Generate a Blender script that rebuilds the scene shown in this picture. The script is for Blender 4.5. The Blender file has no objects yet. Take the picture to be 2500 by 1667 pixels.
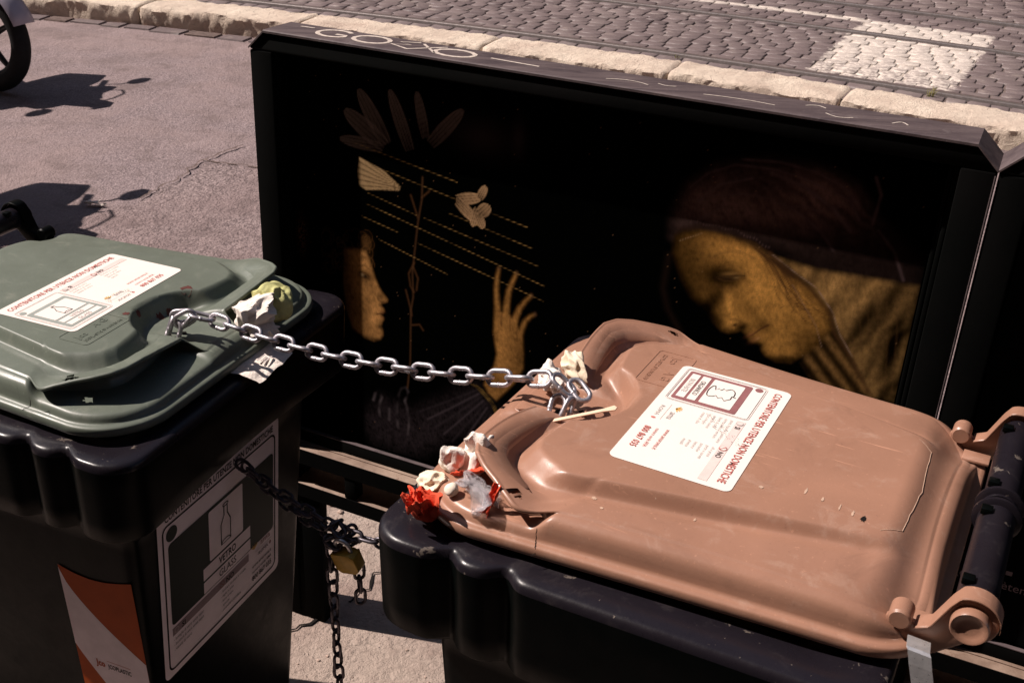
import bpy, bmesh, math, random
import numpy as np
from mathutils import Vector, Matrix, noise
R_ = math.radians
random.seed(7); rng = np.random.RandomState(7)
SC = bpy.context.scene
COL = SC.collection
# ------------------------------------------------------------------ camera
TH, ROLL, CH = R_(27.0), R_(2.8), 1.76
F = Vector((0, math.cos(TH), -math.sin(TH))); X0 = Vector((1, 0, 0)); U0 = X0.cross(F)
CR = math.cos(ROLL) * X0 + math.sin(ROLL) * U0
CU = -math.sin(ROLL) * X0 + math.cos(ROLL) * U0
cam_d = bpy.data.cameras.new('camera'); cam = bpy.data.objects.new('camera', cam_d); COL.objects.link(cam)
cam_d.sensor_width = 36; cam_d.lens = 36 * 2763 / 2500; cam_d.clip_start = .05; cam_d.clip_end = 2000
mw = Matrix((CR, CU, -F)).transposed().to_4x4(); mw.translation = (0, 0, CH); cam.matrix_world = mw
SC.camera = cam
cam_d.dof.use_dof = True; cam_d.dof.focus_distance = 1.75; cam_d.dof.aperture_fstop = 22
# ------------------------------------------------------------------ light
SUN_AZ, SUN_EL = 100.2, 47.8          # direction the light travels to, and its height
w = bpy.data.worlds.new('World'); SC.world = w; w.use_nodes = True
nt = w.node_tree; bg = nt.nodes['Background']
sky = nt.nodes.new('ShaderNodeTexSky'); sky.sky_type = 'NISHITA'; sky.sun_disc = False
sky.sun_elevation = R_(SUN_EL); sky.sun_rotation = R_(SUN_AZ + 180)
nt.links.new(sky.outputs[0], bg.inputs[0]); bg.inputs[1].default_value = .05
sd = bpy.data.lights.new('sun', 'SUN'); sd.energy = 5; sd.angle = R_(.53); sd.color = (1, .885, .815)
so = bpy.data.objects.new('sun', sd); COL.objects.link(so); so.location = (-6, 1, 8)
dirv = Vector((math.cos(R_(SUN_EL)) * math.sin(R_(SUN_AZ)), math.cos(R_(SUN_EL)) * math.cos(R_(SUN_AZ)), -math.sin(R_(SUN_EL))))
so.rotation_euler = dirv.to_track_quat('-Z', 'Y').to_euler()
SC.view_settings.view_transform = 'Standard'; SC.view_settings.look = 'None'
SC.view_settings.exposure = .42; SC.view_settings.gamma = 1
# ------------------------------------------------------------------ helpers
def tag(o, label=None, cat=None, group=None, kind=None):
    for k, v in (('label', label), ('category', cat), ('group', group), ('kind', kind)):
        if v: o[k] = v
    return o
def empty(name, loc=(0, 0, 0), rz=0, **kw):
    o = bpy.data.objects.new(name, None); COL.objects.link(o); o.location = loc; o.rotation_euler = (0, 0, rz)
    o.empty_display_size = .05
    return tag(o, **kw)
def add(name, me, mat=None, parent=None, smooth=False, **kw):
    o = bpy.data.objects.new(name, me); COL.objects.link(o)
    if mat is not None and not me.materials: me.materials.append(mat)
    if parent is not None: o.parent = parent
    if smooth:
        me.polygons.foreach_set('use_smooth', [True] * len(me.polygons)); me.update()
    return tag(o, **kw)
def md(name, v, f):
    me = bpy.data.meshes.new(name)
    me.from_pydata([tuple(map(float, p)) for p in v], [], f); me.update(); return me
def bm_mesh(name, bm, norm=True):
    if norm: bmesh.ops.recalc_face_normals(bm, faces=bm.faces)
    me = bpy.data.meshes.new(name); bm.to_mesh(me); bm.free(); return me
def auto(o, ang=35):
    me = o.data
    me.polygons.foreach_set('use_smooth', [True] * len(me.polygons))
    try: me.set_sharp_from_angle(angle=R_(ang))
    except Exception: pass
    return o
def box_bm(bm, x0, x1, y0, y1, z0, z1, bev=0, seg=2, M=None):
    r = bmesh.ops.create_cube(bm, size=1)
    m = Matrix.Translation(((x0 + x1) / 2, (y0 + y1) / 2, (z0 + z1) / 2)) @ Matrix.Diagonal((abs(x1 - x0), abs(y1 - y0), abs(z1 - z0), 1))
    bmesh.ops.transform(bm, matrix=m, verts=r['verts'])
    if bev:
        es = list({e for v in r['verts'] for e in v.link_edges})
        q = bmesh.ops.bevel(bm, geom=es, offset=bev, segments=seg, profile=.5, affect='EDGES')
    if M is not None: bmesh.ops.transform(bm, matrix=M, verts=bm.verts)
def box(name, d, mat, parent=None, bev=0, M=None, **kw):
    bm = bmesh.new(); box_bm(bm, *d, bev=bev, M=M)
    return auto(add(name, bm_mesh(name, bm), mat, parent, **kw), 40)
def tube_data(pts, r, n=10, closed=False, caps=True):
    pts = [Vector(p) for p in pts]; N = len(pts); rs = r if hasattr(r, '__len__') else [r] * N
    v, f = [], []; prev = None
    for i, p in enumerate(pts):
        if closed: t = pts[(i + 1) % N] - pts[i - 1]
        else: t = pts[min(i + 1, N - 1)] - pts[max(i - 1, 0)]
        t.normalize()
        if prev is None:
            a = Vector((0, 0, 1)) if abs(t.z) < .9 else Vector((1, 0, 0)); u = t.cross(a).normalized()
        else: u = (prev - t * prev.dot(t)).normalized()
        prev = u; b = t.cross(u)
        for j in range(n):
            a = 2 * math.pi * j / n; v.append(p + (u * math.cos(a) + b * math.sin(a)) * rs[i])
    for i in range(N if closed else N - 1):
        for j in range(n):
            k = (i + 1) % N
            f.append((i * n + j, i * n + (j + 1) % n, k * n + (j + 1) % n, k * n + j))
    if caps and not closed: f += [tuple(range(n))[::-1], tuple(range((N - 1) * n, N * n))]
    return v, f
def tube(name, pts, r, mat, parent=None, n=10, closed=False, **kw):
    v, f = tube_data(pts, r, n, closed)
    bm = bmesh.new(); vs = [bm.verts.new(p) for p in v]
    for q in f: bm.faces.new([vs[i] for i in q])
    return auto(add(name, bm_mesh(name, bm), mat, parent, **kw), 50)
def lathe(name, prof, mat, parent=None, n=32, M=None, **kw):
    v, f = [], []
    for (r, z) in prof:
        for j in range(n):
            a = 2 * math.pi * j / n; v.append((r * math.cos(a), r * math.sin(a), z))
    for i in range(len(prof) - 1):
        for j in range(n): f.append((i * n + j, i * n + (j + 1) % n, (i + 1) * n + (j + 1) % n, (i + 1) * n + j))
    bm = bmesh.new(); vs = [bm.verts.new(p) for p in v]
    for q in f: bm.faces.new([vs[i] for i in q])
    bmesh.ops.holes_fill(bm, edges=[e for e in bm.edges if e.is_boundary], sides=n)
    if M is not None: bmesh.ops.transform(bm, matrix=M, verts=bm.verts)
    return auto(add(name, bm_mesh(name, bm), mat, parent, **kw), 35)
def prism(name, poly, d0, d1, mat, parent=None, bev=0, axes=None, **kw):
    # poly in (a, b); extruded along c from d0 to d1; axes = three Vectors + origin
    bm = bmesh.new()
    vs = [bm.verts.new((a, b, d0)) for a, b in poly]; f = bm.faces.new(vs)
    r = bmesh.ops.extrude_face_region(bm, geom=[f])
    bmesh.ops.translate(bm, vec=(0, 0, d1 - d0), verts=[g for g in r['geom'] if isinstance(g, bmesh.types.BMVert)])
    if bev: bmesh.ops.bevel(bm, geom=list(bm.edges), offset=bev, segments=2, profile=.5, affect='EDGES')
    if axes is not None: bmesh.ops.transform(bm, matrix=axes, verts=bm.verts)
    return auto(add(name, bm_mesh(name, bm), mat, parent, **kw), 40)
def sst(a, b, x):
    t = np.clip((x - a) / (b - a), 0, 1); return t * t * (3 - 2 * t)
# ------------------------------------------------------------------ materials
class N:
    def __init__(s, name):
        s.m = bpy.data.materials.new(name); s.m.use_nodes = True; s.t = s.m.node_tree
        s.b = s.t.nodes['Principled BSDF']; s.tc = s.t.nodes.new('ShaderNodeTexCoord'); s.co = s.tc.outputs['Object']
    def n(s, t, **kw):
        x = s.t.nodes.new(t)
        for k, v in kw.items(): setattr(x, k, v)
        return x
    def l(s, a, b): s.t.links.new(a, b)
    def val(s, sock, v):
        if hasattr(v, 'is_output') or isinstance(v, bpy.types.NodeSocket): s.l(v, sock)
        else: sock.default_value = v
    def noise(s, scale, detail=5, rough=.6, co=None, dist=0):
        x = s.n('ShaderNodeTexNoise'); s.l(co or s.co, x.inputs['Vector']); x.inputs['Scale'].default_value = scale
        x.inputs['Detail'].default_value = detail; x.inputs['Roughness'].default_value = rough; x.inputs['Distortion'].default_value = dist
        return x.outputs['Fac']
    def voro(s, scale, feature='F1', co=None, out='Distance'):
        x = s.n('ShaderNodeTexVoronoi', feature=feature); s.l(co or s.co, x.inputs['Vector']); x.inputs['Scale'].default_value = scale
        return x.outputs[out]
    def ramp(s, fac, a, b, lo=0., hi=1.):
        x = s.n('ShaderNodeMapRange'); x.clamp = True; s.val(x.inputs['Value'], fac)
        for i, v in ((1, a), (2, b), (3, lo), (4, hi)): x.inputs[i].default_value = v
        return x.outputs[0]
    def mix(s, fac, a, b, mode='MIX'):
        x = s.n('ShaderNodeMix', data_type='RGBA', blend_type=mode); s.val(x.inputs[0], fac)
        for i, v in ((6, a), (7, b)):
            if isinstance(v, (tuple, list)): v = tuple(v) + (1,) if len(v) == 3 else v
            s.val(x.inputs[i], v)
        return x.outputs[2]
    def math(s, op, a, b=0.):
        x = s.n('ShaderNodeMath', operation=op); s.val(x.inputs[0], a); s.val(x.inputs[1], b); return x.outputs[0]
    def bump(s, h, strength=.3, dist=.01, prev=None):
        x = s.n('ShaderNodeBump'); x.inputs['Strength'].default_value = strength; x.inputs['Distance'].default_value = dist
        s.l(h, x.inputs['Height'])
        if prev is not None: s.l(prev, x.inputs['Normal'])
        s.l(x.outputs[0], s.b.inputs['Normal']); return x.outputs[0]
    def fin(s, col=None, rough=None, metal=0, spec=None):
        if col is not None:
            if isinstance(col, tuple): col = col + (1,)
            s.val(s.b.inputs['Base Color'], col)
        if rough is not None: s.val(s.b.inputs['Roughness'], rough)
        s.b.inputs['Metallic'].default_value = metal
        if spec is not None: s.b.inputs['Specular IOR Level'].default_value = spec
        return s.m
def sc(c, k): return tuple(max(0, min(1, x * k)) for x in c)
def simple(name, c, rough=.6, var=.15, scale=12, metal=0, bump=0, bs=120, spec=.15):
    m = N(name); f = m.noise(scale, 6)
    col = m.mix(m.ramp(f, .3, .7), sc(c, 1 - var), sc(c, 1 + var))
    if bump: m.bump(m.noise(bs, 4), bump, .003)
    return m.fin(col, rough, metal, spec)
def asphalt(name, dark, mid, light, patch, gs, bstr, keep=.25):
    m = N(name)
    big = m.noise(.8, 6, .62, dist=.6); med = m.noise(4.5, 7, .68, dist=.5); g = m.noise(gs, 3, .8); g2 = m.noise(gs * .36, 4, .75); v = m.voro(gs * 1.1)
    c = m.mix(m.ramp(g, .38, .60), dark, light)
    c = m.mix(m.ramp(g2, .50, .70, 0, .55), c, sc(dark, .8)); c = m.mix(m.ramp(g2, .30, .46, .5, 0), c, sc(light, 1.15))
    c = m.mix(m.ramp(v, .04, .26, .8, 0), c, sc(light, 1.5))
    c = m.mix(m.ramp(v, .55, .8, 0, .55), c, sc(dark, .5))
    c = m.mix(keep, c, mid)
    c = m.mix(m.ramp(big, .40, .60, 0, .7), c, patch); c = m.mix(m.ramp(m.noise(1.7, 7, .7, dist=.8), .50, .66, 0, .55), c, sc(patch, .55))
    c = m.mix(m.ramp(med, .52, .68, 0, .65), c, sc(patch, .5)); c = m.mix(m.ramp(med, .28, .42, .35, 0), c, sc(light, 1.1))
    b = m.bump(m.noise(9, 6, .6), bstr * .7, .03)
    b = m.bump(g2, bstr, .014, b); b = m.bump(g, bstr, .006, b); m.bump(v, bstr * .7, .005, b)
    return m.fin(c, .85, spec=.25)
M_road = asphalt('road_asphalt', (.125, .092, .098), (.275, .215, .22), (.38, .30, .30), (.29, .215, .205), 105, .7, .15)
M_worn = asphalt('worn_asphalt', (.095, .07, .072), (.26, .20, .198), (.40, .312, .305), (.24, .175, .17), 74, 1.0, .12)
def mk_pave():
    m = N('pavement_concrete'); big = m.noise(2.2, 6, .6, dist=.5); med = m.noise(16, 7, .7); fine = m.noise(120, 4, .7)
    c = m.mix(m.ramp(big, .35, .65), (.33, .245, .21), (.44, .355, .30))
    c = m.mix(m.ramp(med, .5, .75, 0, .55), c, (.24, .17, .145)); c = m.mix(m.ramp(fine, .6, .75, 0, .5), c, (.19, .135, .12))
    sp = m.voro(38); c = m.mix(m.ramp(sp, .05, .09, .8, 0), c, (.10, .08, .075))
    b = m.bump(med, .6, .045); b = m.bump(m.noise(45, 5, .65, dist=1.2), .6, .014, b); m.bump(fine, .5, .004, b)
    return m.fin(c, .9, spec=.2)
M_pave = mk_pave()
def mk_kerb():
    m = N('travertine_kerb'); big = m.noise(3, 6, .65); pit = m.noise(26, 6, .75, dist=.8)
    c = m.mix(m.ramp(big, .35, .68), (.54, .43, .35), (.76, .65, .53)); c = m.mix(m.ramp(pit, .60, .70, 0, .7), c, (.30, .19, .15))
    c = m.mix(m.ramp(m.noise(1.3, 4), .6, .72, 0, .35), c, (.34, .21, .17))
    b = m.bump(pit, .7, .03); m.bump(m.noise(90, 4, .7), .35, .005, b)
    return m.fin(c, .9, spec=.2)
M_kerb = mk_kerb()
def mk_cobble():
    m = N('basalt_cobble'); oi = m.n('ShaderNodeNewGeometry'); uv = m.tc.outputs['UV']
    pos = oi.outputs['Position']; rnd = oi.outputs['Random Per Island']
    g = m.noise(60, 5, .7, co=pos); big = m.noise(2.2, 4, co=pos); mid = m.noise(13, 5, .7, co=pos)
    c = m.mix(rnd, (.095, .070, .073), (.185, .143, .142)); c = m.mix(m.ramp(g, .4, .7, 0, .5), c, (.22, .175, .168))
    c = m.mix(m.ramp(mid, .56, .72, 0, .65), c, (.32, .265, .235)); c = m.mix(m.ramp(big, .52, .7, 0, .3), c, (.28, .235, .215))
    s = m.n('ShaderNodeSeparateXYZ'); m.l(uv, s.inputs[0]); jit = m.ramp(m.noise(20, 4, .7, co=pos), .2, .8, -.045, .045)
    s_t, s_w = m.math('ADD', s.outputs[0], jit), m.math('ADD', s.outputs[1], jit)
    def band(v, a, b, e=.012): return m.math('MULTIPLY', m.ramp(v, a - e, a + e), m.ramp(v, b - e, b + e, 1, 0))
    z = m.math('MULTIPLY', band(s_t, 1.72, 2.50), band(s_w, .12, 2.06))
    ln = m.math('MULTIPLY', band(s.outputs[0], -3., 1.74), band(s.outputs[1], 1.98, 2.1))
    wear = m.ramp(m.noise(24, 6, .75, co=pos), .40, .56); w2 = m.ramp(s.outputs[1], .12, .75, .15, 1)
    paint = m.math('MULTIPLY', m.math('MAXIMUM', z, ln), m.math('MAXIMUM', m.math('MULTIPLY', wear, .92), m.math('MULTIPLY', w2, .62)))
    c = m.mix(paint, c, (.68, .60, .53))
    b = m.bump(mid, .3, .01); m.bump(g, .3, .004, b)
    return m.fin(c, m.ramp(paint, 0, 1, .55, .8), spec=.4)
M_cob = mk_cobble()
M_joint = simple('joint_grit', (.13, .095, .085), .95, .4, 40, bump=.5)
M_bed = simple('tram_bed_grit', (.15, .115, .105), .95, .4, 25, bump=.5)
def mk_rail():
    m = N('tram_rail_steel'); g = m.noise(30, 5, .7); c = m.mix(m.ramp(g, .4, .7), (.17, .125, .12), (.27, .21, .205))
    return m.fin(c, .42, .55)
M_rail = mk_rail()
M_polish = simple('polished_rail_steel', (.55, .49, .48), .32, .2, 40, .85)
def plastic(name, c, rough, scuff=.3, dust=(.5, .42, .36), spots=None, ds=.25, spec=.45, sth=.68):
    m = N(name); big = m.noise(4.5, 6, .6, dist=.7); med = m.noise(22, 7, .72, dist=.5); fine = m.noise(420, 2)
    col = m.mix(m.ramp(big, .3, .7), sc(c, .9), sc(c, 1.1)); col = m.mix(m.ramp(med, .55, .78, 0, ds), col, dust)
    mp = m.n('ShaderNodeMapping'); m.l(m.co, mp.inputs[0]); mp.inputs['Scale'].default_value = (9, 150, 60); mp.inputs['Rotation'].default_value = (0, 0, .7)
    scr = m.noise(1.2, 3, .6, co=mp.outputs[0]); msk = m.ramp(m.noise(7, 3), .48, .62)
    col = m.mix(m.math('MULTIPLY', m.ramp(scr, sth, sth + .05, 0, .8), msk), col, sc(c, 1.7))
    grime = m.noise(11, 7, .75, dist=1.2); col = m.mix(m.ramp(grime, .56, .72, 0, .38), col, sc(c, .62))
    dots = m.noise(150, 3, .7); col = m.mix(m.ramp(dots, .64, .70, 0, .5), col, sc(c, 1.5)); col = m.mix(m.ramp(dots, .30, .34, .4, 0), col, sc(c, .6))
    if spots:
        for (sc_, th, cc, amt) in spots:
            v = m.noise(sc_, 4, .7, dist=.3); col = m.mix(m.ramp(v, th, th + .03, 0, amt), col, cc)
    m.bump(fine, .08, .001, m.bump(m.noise(60, 4), .05, .004))
    return m.fin(col, m.ramp(med, .3, .8, rough - .06, rough + .16), spec=spec)
M_brown = plastic('brown_lid_plastic', (.328, .171, .114), .34, spots=[(46, .72, (.62, .48, .38), .7), (120, .735, (.7, .56, .45), .8)], dust=(.46, .31, .24), ds=.6, sth=.64)
M_green = plastic('green_lid_plastic', (.122, .140, .112), .40, spots=[(46, .72, (.3, .3, .25), .6), (120, .74, (.4, .38, .32), .7)], dust=(.25, .25, .2), ds=.4)
M_black = plastic('black_bin_plastic', (.0014, .0020, .0018), .36, dust=(.006, .0055, .006), spots=[(18, .70, (.012, .011, .011), .4)], ds=.25, spec=.07)
M_dustlit = plastic('dusty_lit_black_plastic', (.011, .0088, .0122), .28, dust=(.055, .045, .045), spots=[(34, .66, (.22, .18, .15), .5), (90, .69, (.26, .21, .17), .6)], ds=.45, spec=.3)  # dusty rim black; its paler tone also paints sunlight onto the handle bar
def mk_steelblack():
    m = N('black_painted_steel'); big = m.noise(6, 6, .6); ch = m.noise(70, 4, .7)
    c = m.mix(m.ramp(big, .35, .7), (.0016, .0020, .0018), (.0034, .0032, .0032)); c = m.mix(m.ramp(ch, .74, .77, 0, .6), c, (.12, .05, .03))
    m.bump(m.noise(90, 3), .12, .002)
    return m.fin(c, m.ramp(big, .3, .7, .75, .85), spec=.04)
M_steel = mk_steelblack()
def mk_topsteel():
    m = N('weathered_black_steel'); mp = m.n('ShaderNodeMapping'); m.l(m.co, mp.inputs[0]); mp.inputs['Scale'].default_value = (3, 16, 16)
    st = m.noise(2.6, 7, .7, co=mp.outputs[0], dist=.6); g = m.noise(120, 3, .7)
    c = m.mix(m.ramp(st, .35, .72), (.050, .036, .041), (.135, .103, .103)); c = m.mix(m.ramp(m.noise(14, 5, .7), .62, .74, 0, .5), c, (.24, .205, .2))
    c = m.mix(m.ramp(g, .6, .72, 0, .4), c, (.2, .16, .155))
    return m.fin(c, .6, spec=.3)
M_top = mk_topsteel()
def mk_rust():
    m = N('rusty_brown_steel'); g = m.noise(40, 6, .75); b = m.noise(9, 5, .7)
    c = m.mix(m.ramp(b, .35, .7), (.16, .105, .078), (.33, .24, .185)); c = m.mix(m.ramp(g, .58, .68, 0, .8), c, (.10, .038, .02)); m.bump(g, .4, .003)
    return m.fin(c, .62, spec=.35)
M_rust = mk_rust()
M_galv = None
def mk_galv(name, c, rough, metal):
    m = N(name); g = m.noise(260, 4, .7); b = m.noise(90, 4); col = m.mix(m.ramp(b, .35, .65), sc(c, .8), c); m.bump(g, .15, .0008)
    return m.fin(col, m.ramp(g, .3, .7, rough - .08, rough + .12), metal)
M_galv = mk_galv('galvanised_chain_steel', (.46, .43, .46), .40, .75)
M_dchain = mk_galv('weathered_chain_steel', (.13, .115, .13), .42, .75)
M_brass = mk_galv('yellow_brass', (.62, .38, .05), .42, .1)
M_chrome = mk_galv('bright_zinc_strap', (.80, .78, .78), .32, .7)
M_paper = simple('label_paper', (.80, .72, .665), .55, .02, 30)
M_sticker = simple('sticker_vinyl', (.93, .82, .86), .5, .10, 14, bump=.05)
M_red = simple('red_print', (.46, .13, .11), .6, .25, 200)
M_dkred = simple('faded_red_print', (.50, .17, .15), .6, .3, 150)
M_ink = simple('black_print', (.018, .013, .013), .6, .1, 50)
M_fade = simple('faded_grey_print', (.44, .39, .37), .6, .25, 200)
M_pink = simple('pale_pink_print', (.70, .57, .53), .6, .06, 60)
M_maroon = simple('maroon_print', (.27, .115, .115), .6, .15, 60)
M_sage = simple('sage_green_print', (.30, .325, .30), .6, .1, 60)
M_bottle = simple('bottle_green_print', (.004, .012, .010), .5, .1, 30)
M_gband = simple('mauve_grey_print', (.30, .225, .245), .6, .1, 40)
M_orange = simple('orange_reflective', (.42, .075, .010), .6, .1, 30)
M_refl = simple('white_reflective', (.84, .75, .82), .6, .08, 30)
M_gold = simple('gold_print', (.62, .36, .10), .6, .2, 80)
M_tissue = simple('white_tissue', (.80, .715, .645), .9, .10, 60, bump=.9, bs=110)
M_cream = simple('cream_paper', (.80, .68, .52), .9, .1, 50, bump=.2, bs=300)
M_leaf = simple('pale_green_leaf', (.56, .55, .24), .6, .35, 40, bump=.2)
M_redp = simple('red_paper', (.66, .085, .04), .8, .15, 60, bump=.4, bs=220)
M_garlic = simple('garlic_skin', (.80, .70, .58), .5, .06, 60)
M_wood = simple('pale_wood', (.74, .55, .40), .7, .1, 40)
M_rubber = simple('tyre_rubber', (.012, .012, .013), .7, .2, 40, bump=.2)
M_alloy = simple('wheel_alloy', (.05, .05, .052), .4, .1, 20, .6)
M_fair = simple('lilac_grey_fairing', (.42, .38, .45), .3, .05, 8)
M_fair2 = simple('dark_blue_fairing', (.03, .035, .06), .3, .1, 8)
M_seat = simple('black_vinyl', (.015, .015, .016), .6, .2, 40)
M_chalk = simple('white_marker', (.50, .43, .38), .8, .3, 120)
M_stain = simple('rust_brown_stain', (.10, .035, .03), .8, .3, 200)
M_hole = simple('dark_crack', (.01, .008, .007), .9, .1, 50)
M_stone = simple('rubble_stone', (.40, .30, .25), .9, .3, 30, bump=.4)
M_grass = simple('dry_weed', (.22, .20, .07), .8, .4, 30)
def mk_clear():
    m = N('clear_plastic_film'); m.b.inputs['Transmission Weight'].default_value = .75; m.b.inputs['IOR'].default_value = 1.15
    m.b.inputs['Alpha'].default_value = .5
    return m.fin((.9, .86, .88), .12)
M_clear = mk_clear()

# ================================================================== SETTING
def sheet(name, poly, z, mat, parent=None, **kw):
    me = md(name, [(x, y, z) for x, y in poly], [tuple(range(len(poly)))]); return add(name, me, mat, parent, **kw)
Q = (-0.02671828, -0.37633035, 7.77746825)
def PT(t, wd):
    if t > 4.5 or t < -6:           # straight beyond the gentle bend
        tt = 4.5 if t > 4.5 else -6; y = Q[0] * tt * tt + Q[1] * tt + Q[2]; s = 2 * Q[0] * tt + Q[1]; x, y = t, y + s * (t - tt)
    else: x, y, s = t, Q[0] * t * t + Q[1] * t + Q[2], 2 * Q[0] * t + Q[1]
    k = math.hypot(1, s); return (x - s / k * wd, y + 1 / k * wd)
ts = [-60, -30, -15, -10, -8] + list(np.arange(-6, 4.6, .35)) + [5, 6, 8, 12, 20, 40]
road = sheet('road', [(-60, -60), (60, -60)] + [PT(t, -.40) for t in ts[::-1] if abs(t) <= 60] , 0, M_road, kind='structure')
bed = sheet('tram_bed', [PT(t, -.45) for t in ts] + [(400, 400), (-400, 400)], .1200, M_bed, kind='structure')
# far ground so that the place reaches the horizon
sheet('ground', [(-900, -900), (900, -900), (900, 900), (-900, 900)], -.012, M_road, kind='structure')
def wob(poly, amp, step=.06, seed=0):
    out = []; rr = random.Random(seed)
    for i, p in enumerate(poly):
        q = poly[(i + 1) % len(poly)]; L = math.hypot(q[0] - p[0], q[1] - p[1]); k = max(1, int(L / step))
        for j in range(k):
            u = j / k; out.append((p[0] + (q[0] - p[0]) * u + rr.uniform(-amp, amp), p[1] + (q[1] - p[1]) * u + rr.uniform(-amp, amp)))
    return out
patch = [(-1.51, 5.19), (-1.26, 5.13), (-.2, 5.0), (.6, 4.4), (.3, 2.7), (-.8, 2.75), (-1.9, 3.4), (-2.1, 4.0), (-1.62, 4.62), (-1.52, 5.0)]
sheet('worn_road_patch', wob(patch, .022, .05, 3), .006, M_worn, kind='structure')
def ground_crack(pts, wd, z, mat, seed):
    r = random.Random(seed); out = []
    for i in range(len(pts) - 1):
        n = max(2, int(math.dist(pts[i], pts[i + 1]) / .025))
        out += [(pts[i][0] + (pts[i + 1][0] - pts[i][0]) * k / n + r.gauss(0, .006), pts[i][1] + (pts[i + 1][1] - pts[i][1]) * k / n + r.gauss(0, .006)) for k in range(n)]
    v = []
    for i, p in enumerate(out):
        a, b = out[max(i - 1, 0)], out[min(i + 1, len(out) - 1)]; d = Vector((b[0] - a[0], b[1] - a[1])).normalized(); h = wd * r.uniform(.3, 1)
        v += [(p[0] - d.y * h, p[1] + d.x * h, z), (p[0] + d.y * h, p[1] - d.x * h, z)]
    add('crack', md('crack', v, [(2 * i, 2 * i + 1, 2 * i + 3, 2 * i + 2) for i in range(len(out) - 1)]), mat, road)
ground_crack([(-1.52, 5.19), (-1.26, 5.12), (-1.0, 5.02)], .008, .010, M_joint, 1); ground_crack([(-1.40, 5.45), (-1.52, 5.18), (-1.56, 4.9), (-1.66, 4.6)], .007, .0102, M_joint, 2)
ground_crack([(-1.0, 6.3), (-.7, 6.5)], .005, .010, M_joint, 4)
pave = [(-1.9, 3.05), (-1.0, 2.66), (-.45, 2.62), (.3, 2.35), (3.2, 1.2), (3.2, -3), (-5, -3), (-5, 3.6)]
sheet('pavement', wob(pave, .02, .06, 5), .012, M_pave, kind='structure')

for i, pts in enumerate(([(-.355, 2.06), (-.33, 2.09), (-.29, 2.155), (-.25, 2.19)], [(-.22, 2.10), (-.14, 2.03), (-.03, 1.94), (.07, 1.87)], [(-.50, 1.94), (-.42, 1.98), (-.405, 2.02)])): ground_crack(pts, (.004, .0022, .004)[i], .016, M_hole, 20 + i)
# kerb stones
kerb = empty('kerb', (0, 0, 0), kind='structure')
def kerb_stone(t0, t1, seed):
    nu, nv = max(8, int((t1 - t0) / .016)), 9; v, f = [], []
    # section: (w, z) from road foot up the front, over the top to the back
    sec = [(-.505, -.02), (-.508, .04), (-.508, .085), (-.506, .116), (-.496, .130), (-.45, .135), (-.30, .135), (-.22, .135), (-.165, .132), (-.155, .09)]
    nz = len(sec); g = .006
    for i in range(nu + 1):
        u = t0 + g + (t1 - t0 - 2 * g) * i / nu; e = min(i, nu - i); edge = .012 if e == 0 else 0
        for j, (wd, z) in enumerate(sec):
            p = Vector((u * 5, wd * 7, z * 9 + seed * 3.7)); d = noise.noise(p) * .016 + noise.noise(p * 4) * .009 + noise.noise(p * 9) * .005
            wj = wd + (d - abs(noise.noise(p * 3)) * .016 + .02 * max(0, noise.noise(Vector((u * 9, j * .8, seed)))) if 0 < j < 5 else d * .5) + (edge if j < 6 else -edge * .5)
            zj = z + (d * .7 if 2 <= j else 0) - (edge if j > 2 else 0) - (max(0, noise.noise(Vector((u * 3.1, seed, j * .3)))) * .035 if j in (3, 4) else 0)
            x, y = PT(u, wj); v.append((x, y, zj))
    for i in range(nu):
        for j in range(nz - 1): f.append((i * nz + j, (i + 1) * nz + j, (i + 1) * nz + j + 1, i * nz + j + 1))
    f.append(tuple(range(nz))[::1]); f.append(tuple(range(nu * nz, (nu + 1) * nz))[::-1])
    bm = bmesh.new(); vs = [bm.verts.new(p) for p in v]
    for q in f: bm.faces.new([vs[i] for i in q])
    auto(add('kerb_stone', bm_mesh('kerb_stone', bm), M_kerb, kerb), 50)
jt = [-6.1, -4.9, -3.9, -2.62, -1.42, -.12, 1.06, 2.03, 3.2, 4.3, 5.4]
for i in range(len(jt) - 1): kerb_stone(jt[i], jt[i + 1], i)
# flat gutter stones set in the road along the kerb foot
t = -4.2; i = 0
while t < 3.6:
    L = rng.uniform(.17, .27); w0 = -.66 + rng.uniform(-.02, .02); v = []
    for (a, b, z) in ((t, w0, -.02), (t + L - .012, w0, -.02), (t + L - .012, -.525, -.02), (t, -.525, -.02), (t + .012, w0 + .012, .010), (t + L - .024, w0 + .012, .011), (t + L - .024, -.535, .011), (t + .012, -.535, .010)):
        x, y = PT(a + rng.uniform(-.006, .006), b + rng.uniform(-.006, .006)); v.append((x, y, z))
    add('gutter_stone', md('gutter_stone', v, [(4, 5, 6, 7), (0, 1, 5, 4), (1, 2, 6, 5), (2, 3, 7, 6), (3, 0, 4, 7)]), M_joint if i % 5 == 4 else M_cob, road)
    t += L; i += 1
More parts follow.
